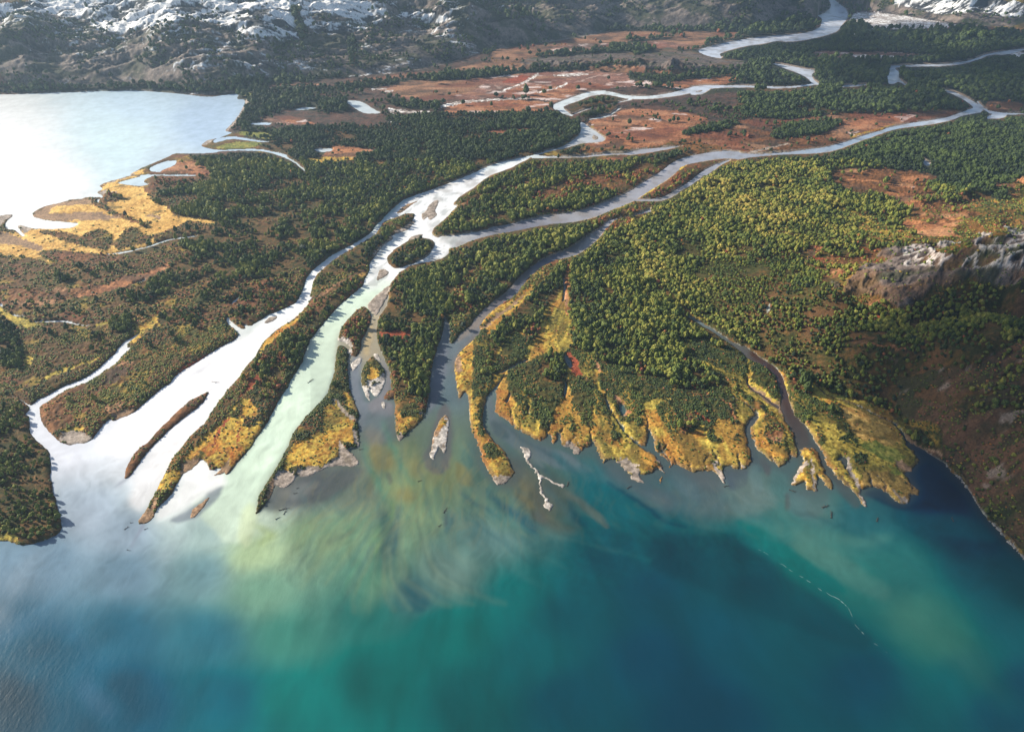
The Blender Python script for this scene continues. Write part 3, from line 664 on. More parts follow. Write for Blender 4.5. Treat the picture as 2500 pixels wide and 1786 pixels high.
def ridge_h(X, Y, pts, wdt):
    P = [(*ground(u, v, h), h) for u, v, h in pts]
    best = np.zeros(X.shape, np.float32)
    xs = [p[0] for p in P]; ys = [p[1] for p in P]
    m = (X > min(xs) - 3 * wdt) & (X < max(xs) + 3 * wdt) & (Y > min(ys) - 3 * wdt) & (Y < max(ys) + 3 * wdt)
    x = X[m]; y = Y[m]; o = np.zeros(x.shape, np.float32)
    for k in range(len(P) - 1):
        ax, ay, ah = P[k]; bx, by, bh = P[k + 1]; dx, dy = bx - ax, by - ay
        t = np.clip(((x - ax) * dx + (y - ay) * dy) / (dx * dx + dy * dy), 0, 1)
        d = np.hypot(x - ax - t * dx, y - ay - t * dy) / wdt
        o = np.maximum(o, (ah + (bh - ah) * t) * np.exp(-d * d))
    best[m] = o
    return best
def relief(X, Y):
    """height of the big forms and how strongly rock relief shows there"""
    X = X.astype(np.float32); Y = Y.astype(np.float32)
    D = Y - np.interp(X / np.maximum(Y, 1), _fx, _fy).astype(np.float32)
    Dw = D + fbm(X, Y, 260, 3, 5) * 90 * sstep(0, 200, D)
    Dp = np.maximum(Dw, 0)
    h = 0.40 * Dp * sstep(0, 90, Dp)
    rel = sstep(20, 300, D)
    dome = fbm(X + 0.35 * Y, Y * 1.2, 330, 3, 11)
    gul = fbm(X, Y, 190, 5, 3, ridged=True, gain=0.55)
    h = h * (0.85 + 0.35 * dome) + rel * (dome * 60 + gul * 20)
    h = np.where(D > 0, np.maximum(h, 0.03 * Dp), 0)
    h = 420 * (1 - np.exp(-h / 420))
    D2 = poly_dist(X, Y, HFOOT)
    in2 = sstep(5, 120, D2)
    h2 = 62 * (1 - np.exp(-D2 / 300)) * (0.8 + 0.4 * fbm(X, Y, 200, 3, 21)) + in2 * (fbm(X, Y * 1.5, 110, 4, 23) * 10 + fbm(X, Y, 45, 3, 24, ridged=True) * 3)
    h2 = np.where(D2 > 0, np.maximum(h2, 0.05 * D2.clip(0, 20)), 0)
    D3 = poly_dist(X, Y, PFOOT)
    h = np.maximum(h, h2) + 7 * (1 - np.exp(-D3 / 60))
    big = rel + in2
    for i, (pts, wdt) in enumerate(RIDGES):
        r = ridge_h(X, Y, pts, wdt)
        if i < 4: r = r * sstep(0, 70, D2)
        elif i > 5: r = r * sstep(0, 140, D)
        if pts[0][2] < 20: r = r * (0.75 + 0.5 * fbm(X, Y, 40, 3, 31, ridged=True)); rr = sstep(2, 12, r)
        else: rr = sstep(10, 40, r)
        r = r * (0.9 + 0.2 * fbm(X, Y, 70, 3, 33))
        h = np.log(np.exp(np.minimum(h, 900) / 12) + np.exp(r / 12) - 1) * 12 if pts[0][2] >= 20 else np.maximum(h, r)
        big = np.maximum(big, rr)
    return h.astype(np.float32), np.clip(big, 0, 1), D

def incls_(K, *names):
    m = np.zeros(K.shape, bool)
    for n in names: m |= K == CLS[n]
    return m
# grid: rows at constant distance (denser close to where the survey is denser), columns fanning out
v_rows = np.arange(2240, 470, -2.0)
d_near = np.array([ground(0, v)[1] for v in v_rows])
d_near = d_near[d_near > 60]
d_far = [d_near[-1]]
while d_far[-1] < 3700: d_far.append(d_far[-1] + 4.2)
while d_far[-1] < 9000: d_far.append(d_far[-1] * 1.012)
dist = np.concatenate([d_near, d_far[1:]]).astype(np.float32)
ucol = np.arange(-520, 3022, 2.0).astype(np.float32)
NR, NC = len(dist), len(ucol)
Yg = np.repeat(dist[:, None], NC, 1)
Xg = (ucol[None, :] - 1250) / FPX * (Yg * CP + CAM_H * SP)
H0, BIG, DM = relief(Xg, Yg)
U, V = project(Xg, Yg, H0)
wn = np.clip(1200 / (Yg + 300), .35, 1.6)
wu = (fbm(Xg, Yg, 9, 3, 41) * 4.2 + fbm(Xg, Yg, 3, 2, 45) * 2.6) * wn + fbm(Xg, Yg, 40, 2, 43) * 2.0 * wn
wv = (fbm(Xg, Yg, 9, 3, 42) * 3.2 + fbm(Xg, Yg, 3, 2, 46) * 2.0) * wn + fbm(Xg, Yg, 40, 2, 44) * 1.2 * wn
fr = .4 + .55 * ((U > 1150) & (V > 1000))
rag = fbm(Xg, Yg, 7, 3, 49) * 3.5 * (fr > .5)
B1 = look(b1, U + wu * fr + rag, V + wv * fr + rag * .6); B2 = look(b2, U, V)
HC = look(hcb, U, V)
Kc = lookn(cls, U + wu * 1.6, V + wv * 1.6)
K0 = lookn(cls, U + wu * fr + rag, V + wv * fr + rag * .6)
onhill = H0 > 1.5
Kc = np.where((Kc == 0) & (B1 > .5), K0, Kc)
Kw = lookn(cls, U + fbm(Xg, Yg, 45, 4, 47) * 75 * (Yg < 1500), V + fbm(Xg, Yg, 45, 4, 48) * 45 * (Yg < 1500))
edge_ok = (H0 > 6) & (Kw != 0) & (Kc != 0) & (U > 1750) & (V > 380)
Kc = np.where(edge_ok, Kw, Kc)
offm = (H0 > 1.0) & (Xg > 250) & (Yg < 1100) & ((U > 2492) | (V > 1010)) & ~incls_(Kc, 'hillmix', 'brown', 'forest', 'rock') & ((U > 2300) | (V > 1180) | (Kc == 0))
Kc = np.where(offm, CLS['hillmix'], Kc); B1 = np.where(offm, 1, B1); B2 = np.where(offm, 1, B2)
ISL = lookn(isl, U, V)
bank = np.clip((B1 - .5) * 2, -1, 1)
Z = np.where(bank > 0, bank * HC + sstep(.55, 1., B2) * np.minimum(HC, 1.5) * .8, bank * 1.5)
# small-scale relief: tussocks and low scrub
def incls(K, *names):
    m = np.zeros(K.shape, bool)
    for n in names: m |= K == CLS[n]
    return m
scrub = incls(Kc, 'heath', 'sparse', 'wood', 'brown', 'hillmix')
tus = incls(Kc, 'gold', 'ygrass', 'straw', 'bog', 'red', 'green')
micro = scrub * (0.7 + 1.5 * fbm(Xg, Yg, 5.0, 2, 51)) + tus * (.2 + .45 * fbm(Xg, Yg, 3.5, 2, 52))
micro = micro * sstep(.1, .9, bank) * sstep(.62, .95, B2)
rocky = incls(Kc, 'rock', 'snow', 'mtn', 'hillmix').astype(np.float32)
rk = rocky * BIG * (fbm(Xg * .7 + Yg * .5, Yg * 1.4, 50, 4, 53, ridged=True, gain=.5) * 8 * sstep(0, 60, H0) + fbm(Xg, Yg, 14, 2, 54) * 2)
rk = np.where(Yg > 1800, rk * 1.1, rk * .8)
slab = fbm(Xg * .28 + Yg * .10, (Yg * .9 - Xg * .35) * 1.1, 42, 4, 57, ridged=True, gain=.55)
crag = fbm(Xg * .45 + Yg * .35, Yg * .9 - Xg * .5, 9, 4, 56, ridged=True, gain=.6)
rk += (Kc == CLS['rock']) * BIG * crag * np.where(Yg > 1500, 4, 3.2)
rk += incls(Kc, 'snow', 'mtn') * BIG * slab * 13
canopy = incls(Kc, 'mtn', 'farforest', 'farheath') * fbm(Xg, Yg, 17, 2, 55) * 3.0 * sstep(.6, 1, B2)
ZG = np.where(onhill, np.maximum(H0 + rk, .3), 0) + np.where(onhill, np.clip(B1 * 2, 0, 1) * .5, Z) + np.maximum(micro, 0) + np.maximum(canopy, 0)
ZG = np.where((H0 < .2) & (B1 < .5), Z, ZG).astype(np.float32)

# ------------------------------------------------------------------ surface colours (real base colours; sRGB as one would see them under white light)
n1 = fbm(Xg, Yg, 6, 3, 61); n2 = fbm(Xg, Yg, 28, 3, 62); n3 = fbm(Xg, Yg, 110, 3, 63); n4 = fbm(Xg, Yg, 2.6, 1, 64)
PAL = {  # two tones, noise scale weight
 'water': ((120, 125, 120), (150, 155, 150)), 'heath': ((64, 68, 30), (112, 80, 42)), 'gold': ((118, 82, 30), (176, 134, 52)),
 'ygrass': ((110, 100, 38), (168, 142, 62)), 'bog': ((118, 76, 50), (166, 114, 76)), 'sand': ((126, 116, 108), (160, 148, 138)),
 'forest': ((52, 54, 26), (92, 68, 38)), 'wood': ((70, 62, 34), (104, 66, 42)), 'olive': ((52, 56, 26), (72, 64, 32)),
 'rock': ((42, 36, 38), (104, 94, 90)), 'snow': ((60, 62, 66), (240, 242, 245)), 'pinkbog': ((108, 80, 68), (150, 112, 96)),
 'marsh': ((150, 140, 135), (235, 235, 235)), 'brown': ((84, 58, 36), (116, 78, 48)), 'farheath': ((52, 52, 46), (88, 64, 54)),
 'mud': ((120, 98, 78), (150, 122, 96)), 'straw': ((178, 136, 70), (212, 174, 100)), 'red': ((118, 58, 38), (150, 74, 46)),
 'wsand': ((136, 130, 124), (186, 180, 174)), 'green': ((92, 104, 44), (140, 134, 66)), 'farforest': ((38, 48, 36), (52, 56, 40)),
 'mtn': ((44, 44, 46), (128, 116, 108)), 'farbrown': ((104, 78, 58), (140, 106, 78)), 'sparse': ((70, 66, 36), (120, 80, 46)),
 'hillmix': ((58, 52, 34), (96, 70, 52)) }
tA = np.zeros((len(CLS), 3), np.float32); tB = tA.copy()
for n, (a, b) in PAL.items(): tA[CLS[n]] = s2l(a); tB[CLS[n]] = s2l(b)
mix = np.clip(.5 + .9 * n2 + .9 * n1 + .5 * n4, 0, 1)
# snow lies in streaks on the upper slopes
snowy = Kc == CLS['snow']
streak = slab * .7 + .5 * fbm(Xg * .5, Yg * .8 - Xg * .3, 60, 4, 71, ridged=True, gain=.6)
streak2 = fbm(Xg * .3 + Yg * .2, Yg * 1.1 - Xg * .5, 15, 3, 72, ridged=True, gain=.6)
sn = sstep(.10, .42, streak * .55 + streak2 * .5 + n3 * .5 + n1 * .2 + (H0 - 150) / 500)
mix = np.where(snowy, sn, mix)
mar = Kc == CLS['marsh']
mix = np.where(mar, sstep(-.05, .3, n1 + n2 * .5 + n4 * .3), mix)
mt = incls(Kc, 'mtn', 'rock', 'hillmix')
mix = np.where(mt, np.clip(.35 + 1.4 * fbm(Xg * .7 + Yg * .5, Yg * 1.4, 34, 4, 53, ridged=True, gain=.6) + .8 * n1, 0, 1), mix)
mix = np.where(Kc == CLS['mtn'], np.clip(.28 + .9 * slab + .6 * n1 + .4 * n2, 0, 1), mix)
mix = np.where(Kc == CLS['rock'], np.clip(.38 + 1.1 * crag + .5 * n1, 0, 1), mix)
COLR = tA[Kc] * (1 - mix[..., None]) + tB[Kc] * mix[..., None]
# bog-red and rust patches inside the heath; scrub patches in grass
def blend(c, m):
    global COLR
    m = np.clip(m, 0, 1)[..., None].astype(np.float32); COLR = COLR * (1 - m) + s2l(c) * m
hth = incls(Kc, 'heath')
blend((84, 58, 36), hth * (U < 760) * sstep(-.3, .2, fbm(Xg, Yg, 80, 3, 98)) * .7)
hsl = incls(Kc, 'forest', 'olive') * (H0 > 6) * (Xg > 300)
blend((92, 66, 44), hsl * sstep(-.1, .3, n2) * .7)
blend((104, 64, 42), hth * sstep(.22, .5, fbm(Xg, Yg, 45, 4, 81)) * .8)
blend((150, 128, 52), hth * sstep(.28, .5, fbm(Xg, Yg, 30, 4, 82)) * .6)
blend((40, 54, 28), incls(Kc, 'mtn', 'hillmix') * sstep(.0, .35, -fbm(Xg, Yg, 60, 4, 84) + .05) * .7)
blend((235, 238, 242), incls(Kc, 'mtn') * sstep(.28, .5, streak2 * .6 + streak * .3 + n3 * .35 + (H0 - 210) / 600 - np.clip((U - 1150) / 900, 0, .5)) * .8)
rkm = incls(Kc, 'rock')
blend((46, 56, 28), rkm * sstep(.05, .3, fbm(Xg + .4 * Yg, Yg * 1.3, 30, 4, 85)) * .6)
blend((104, 76, 50), rkm * sstep(.08, .35, fbm(Xg + .4 * Yg, Yg * 1.3, 44, 4, 96)) * .55)
blend((215, 212, 212), rkm * (U > 2200) * (V < 660) * (V > 400) * sstep(.25, .5, crag) * .4)
blend((140, 126, 116), incls(Kc, 'hillmix', 'mtn') * sstep(.45, .65, fbm(Xg, Yg, 12, 3, 86) + .2 * n3) * .7)
blend((56, 60, 30), incls(Kc, 'gold', 'ygrass', 'straw') * sstep(.2, .5, fbm(Xg, Yg, 14, 4, 87)) * .7)
blend((196, 178, 84), incls(Kc, 'gold', 'ygrass') * sstep(.1, .5, fbm(Xg, Yg, 5, 3, 92, ridged=True)) * .5)
blend((170, 90, 40), incls(Kc, 'gold', 'ygrass') * sstep(.2, .5, fbm(Xg, Yg, 35, 3, 88)) * .45)
blend((60, 52, 40), incls(Kc, 'bog', 'pinkbog', 'farbrown', 'brown') * sstep(.2, .5, fbm(Xg, Yg * 1.8, 30, 4, 89)) * .65)
blend((196, 178, 168), incls(Kc, 'pinkbog') * sstep(.3, .5, fbm(Xg, Yg, 22, 3, 90)) * .6)
blend((96, 84, 60), incls(Kc, 'sand', 'mud') * sstep(.25, .5, fbm(Xg, Yg, 14, 3, 91)) * .4)
plain = incls(Kc, 'bog', 'pinkbog', 'farbrown', 'brown')
blend((62, 54, 46), plain * sstep(.12, .38, fbm(Xg * .6, Yg, 55, 4, 130)) * .7)
blend((176, 134, 100), plain * sstep(.18, .42, fbm(Xg * .5, Yg, 40, 4, 131)) * .5)
blend((214, 206, 204), incls(Kc, 'pinkbog', 'bog') * (Yg > 1300) * sstep(.36, .48, fbm(Xg * .5, Yg, 34, 4, 132)) * .8)
blend((112, 60, 44), plain * (Yg > 1000) * sstep(.2, .45, fbm(Xg * .7, Yg, 90, 3, 133)) * .5)
front = incls(Kc, 'gold', 'ygrass', 'straw') * (U > 620) * (V > 950)
blend((112, 92, 62), front * (1 - sstep(.62, .84, B2 + .14 * fbm(Xg, Yg, 18, 3, 134))) * .8)
# wet dark rim along every bank
# marsh fingers and runnels that fan out from the head of the delta
ax_, ay_ = ground(1420, 640)
thf = np.arctan2(Xg - ax_, ay_ - Yg); rf = np.hypot(Xg - ax_, Yg - ay_)
fing = fbm(thf * 330 + fbm(Xg, Yg, 30, 2, 93) * 9, rf * .16, 17, 4, 94)
mg = incls(Kc, 'gold', 'ygrass', 'straw') * ((V > 1000) | (U > 1000)) * (U > 620)
blend((70, 68, 34), mg * sstep(.06, .26, fing) * .7 * sstep(.7, .95, B2))
blend((132, 86, 40), mg * sstep(.08, .3, -fing) * .6)
hg0 = incls(Kc, 'heath') * (U > 620) * (V > 800)
blend((44, 56, 26), hg0 * sstep(-.5, .0, fbm(Xg, Yg, 22, 3, 97)) * .75)
hg = incls(Kc, 'heath') * (U > 1150) * (V > 850)
blend((150, 120, 52), hg * sstep(.22, .36, fing) * .7)
gravel = (bank > 0) & (bank < .9) & (V < 640) & (U > 1000) & (fbm(Xg, Yg, 60, 2, 95) > -.15)
blend((140, 128, 116), gravel * .85)
rim = ~gravel & (bank > 0) & (bank < .45) & ~incls(Kc, 'sand', 'wsand', 'mud')
blend((78, 60, 44), rim * .8)
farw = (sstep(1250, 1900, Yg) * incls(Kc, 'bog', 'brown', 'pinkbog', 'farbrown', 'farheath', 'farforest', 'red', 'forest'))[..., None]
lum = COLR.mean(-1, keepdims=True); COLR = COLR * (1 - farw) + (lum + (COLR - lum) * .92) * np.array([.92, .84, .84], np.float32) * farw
COLR *= (1 + .25 * n4[..., None])
COLR = np.clip(COLR, .004, .85)

def mesh_obj(name, verts, faces, mat, col=None, smooth=True, kind=None, label=None, cat=None, group=None):
    me = bpy.data.meshes.new(name)
    me.vertices.add(len(verts)); me.vertices.foreach_set('co', np.ascontiguousarray(verts, np.float32).ravel())
    k = faces.shape[1]
    me.loops.add(faces.size); me.loops.foreach_set('vertex_index', np.ascontiguousarray(faces, np.int32).ravel())
    me.polygons.add(len(faces)); me.polygons.foreach_set('loop_start', np.arange(0, faces.size, k, dtype=np.int32))
    if smooth: me.polygons.foreach_set('use_smooth', np.ones(len(faces), bool))
    if col is not None:
        at = me.attributes.new('col', 'FLOAT_COLOR', 'POINT')
        c4 = np.ones((len(verts), 4), np.float32); c4[:, :3] = col
        at.data.foreach_set('color', c4.ravel())
    me.materials.append(mat); me.update(calc_edges=True)
    o = bpy.data.objects.new(name, me); COL.objects.link(o)
    tag(o, label, cat, group, kind)
    return o
def tag(o, label=None, cat=None, group=None, kind=None):
    if label: o['label'] = label
    if cat: o['category'] = cat
    if group: o['group'] = group
    if kind: o['kind'] = kind
def N(nt, t, **kw):
    n = nt.nodes.new(t)
    for k, v in kw.items():
        if k.startswith('_'): n.inputs[int(k[1:]) if k[1:].isdigit() else k[1:].replace('_', ' ')].default_value = v
        else: setattr(n, k, v)
    return n
def new_mat(name):
    m = bpy.data.materials.new(name); m.use_nodes = True
    return m, m.node_tree, m.node_tree.nodes['Principled BSDF']
def land_material():
    m, t, p = new_mat('land'); L = t.links.new
    a = N(t, 'ShaderNodeAttribute', attribute_name='col'); g = N(t, 'ShaderNodeNewGeometry')
    n = N(t, 'ShaderNodeTexNoise', _Scale=.55, _Detail=3.0); L(g.outputs['Position'], n.inputs['Vector'])
    r = N(t, 'ShaderNodeMapRange', _1=.3, _2=.7, _3=.62, _4=1.38); L(n.outputs[0], r.inputs[0])
    mx = N(t, 'ShaderNodeMix', data_type='RGBA', blend_type='MULTIPLY'); mx.inputs[0].default_value = 1
    L(a.outputs['Color'], mx.inputs[6]); L(r.outputs[0], mx.inputs[7]); L(mx.outputs[2], p.inputs['Base Color'])
    b = N(t, 'ShaderNodeBump', _Strength=.7, _Distance=.6); L(n.outputs[0], b.inputs['Height']); L(b.outputs[0], p.inputs['Normal'])
    p.inputs['Roughness'].default_value = .9; p.inputs['Specular IOR Level'].default_value = .15
    return m
LAND = land_material()
# split the land into its pieces
gy, gx = np.mgrid[0:NR - 1, 0:NC - 1]
vis = np.maximum(np.maximum(ZG[:-1, :-1], ZG[1:, :-1]), np.maximum(ZG[:-1, 1:], ZG[1:, 1:])) > -.35
fk = ISL[:-1, :-1].astype(np.int32)                       # island number
for dy, dx in ((1, 0), (0, 1), (1, 1)): fk = np.maximum(fk, ISL[dy:NR - 1 + dy, dx:NC - 1 + dx])
for g in range(1, 5):                                     # widen the islands so that their shelving edges come along
    f2 = fk.copy()
    for dy, dx in ((1, 0), (-1, 0), (0, 1), (0, -1)):
        s = np.roll(np.roll(fk, dy, 0), dx, 1); f2 = np.where(f2 == 0, s, f2)
    low = B1[:-1, :-1] < .6
    fk = np.where((fk == 0) & low, f2, fk)
D2g = poly_dist(Xg[:-1, :-1], Yg[:-1, :-1], HFOOT) > 6
D3g = poly_dist(Xg[:-1, :-1], Yg[:-1, :-1], PFOOT) > 3
reg = np.where(fk > 0, fk, 0)
reg = np.where((reg == 0) & (DM[:-1, :-1] > 0), 101, reg); reg = np.where((reg == 0) & D2g, 102, reg); reg = np.where((reg == 0) & D3g, 103, reg)
REGN = {0: ('delta_land', 'flat marshy delta plain cut by pale winding river channels', 'land'), 101: ('mountains', 'snow-dusted rocky mountains rising beyond the lake and the valley', 'mountains'),
        102: ('hillside', 'dark wooded hillside with bare rock ribs along the right of the delta', 'hillside'), 103: ('headland', 'low rounded wooded headland at the left edge of the open water', 'headland')}
vid = np.arange(NR * NC).reshape(NR, NC)
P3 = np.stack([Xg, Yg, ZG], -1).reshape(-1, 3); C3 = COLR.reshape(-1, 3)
def emit(mask, name, label, cat, mat, P, Cc, kind='structure', ids=vid):
    q = np.stack([ids[:-1, :-1][mask], ids[:-1, 1:][mask], ids[1:, 1:][mask], ids[1:, :-1][mask]], 1)
    if len(q) < 3: return None
    used, inv = np.unique(q, return_inverse=True)
    return mesh_obj(name, P[used], inv.reshape(q.shape), mat, Cc[used], kind=kind, label=label, cat=cat)
for r in np.unique(reg[vis]):
    if r in REGN: nm, lb, ct = REGN[r]
    else: nm, lb = ISLE_INFO[r - 1]; ct = nm
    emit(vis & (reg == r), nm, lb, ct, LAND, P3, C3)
WK = 0.61; HAZE = 0.45e-4; CLA = 0.38
# ------------------------------------------------------------------ water: silt colours, with sun glare and sky reflection painted in at left
WP = """0,1400,120,150,175 0,1500,60,110,140 0,1700,0,70,115 100,1600,30,95,130 200,1250,175,190,208 150,1100,222,226,238 250,1000,228,232,242 300,1100,226,232,242 300,1300,165,185,205
100,1370,125,155,180 300,1400,120,150,172 300,1550,50,112,140 300,1700,10,88,125 500,1300,180,206,205 500,1400,120,156,165 500,1550,60,125,145 550,1700,20,108,128 440,1230,225,234,235 600,1250,218,236,218 620,1350,190,215,170
650,1450,130,176,152 700,1550,80,150,135 700,1700,20,125,120 760,1300,150,180,140 850,1300,122,158,125 900,1400,95,145,122 900,1500,50,122,115 900,1650,0,108,104 1000,1250,130,160,128 1000,1450,75,115,118
1100,1400,112,140,132 1100,1550,0,108,104 1150,1700,0,92,94 1200,1300,105,138,136 1250,1450,30,112,112 1300,1600,0,98,104 1400,1500,0,84,98 1400,1700,0,72,94 1500,1350,0,72,88 1600,1300,0,80,90
1600,1450,0,64,88 1600,1600,0,58,94 1700,1750,0,50,84 1750,1550,0,74,98 1800,1350,0,98,104 1850,1450,0,58,74 1900,1300,60,120,118 1950,1400,20,108,104 2000,1350,70,124,118 2000,1550,0,74,90
2100,1450,50,118,110 2100,1650,0,60,90 2200,1400,50,110,108 2300,1550,60,124,108 2350,1650,30,98,104 2250,1500,70,130,114 2400,1400,0,88,104 2400,1300,0,68,94 2450,1500,0,84,98 2480,1700,0,50,84
2300,1200,0,48,90 2250,1130,0,40,80 2100,1250,50,104,114 2000,1230,88,124,122 1800,1200,104,124,122 1700,1170,90,110,118 1600,1200,60,100,110 1500,1240,0,84,94 1450,1180,40,98,108 1400,1120,70,110,108
1350,1200,86,94,82 1300,1050,88,114,112 1200,1200,94,124,112 1100,1150,130,138,98 1000,1100,116,130,98 900,1000,100,118,116 850,950,104,120,132 1080,950,100,120,128 1070,1080,110,130,108 1160,1130,90,120,112
1000,1200,140,164,118 850,1200,116,126,112 750,1180,112,116,120 700,1200,122,128,128 700,1000,214,234,214 850,750,216,235,222 650,1150,216,236,216 560,1250,222,236,226 900,680,240,248,250 500,900,245,246,250 700,700,232,244,250
1100,480,248,250,253 1250,400,222,236,242 850,600,232,242,246 400,1050,245,246,250 480,1150,240,243,248 350,1000,240,242,250 880,850,166,160,140 930,760,195,180,150 1150,750,128,124,126 1100,850,114,124,132 1280,600,110,112,130
1450,470,165,165,175 1600,400,170,170,180 1750,380,165,170,185 2100,330,160,180,205 1900,960,90,75,70 2380,260,200,210,225 2300,60,200,210,225 2000,70,215,222,238 1700,130,205,215,235 1500,220,225,235,240 0,350,250,253,255 300,350,215,240,248
500,300,185,210,238 350,240,200,225,245 100,450,252,254,255 400,400,205,225,240 1320,470,175,172,178 1250,770,110,110,125"""
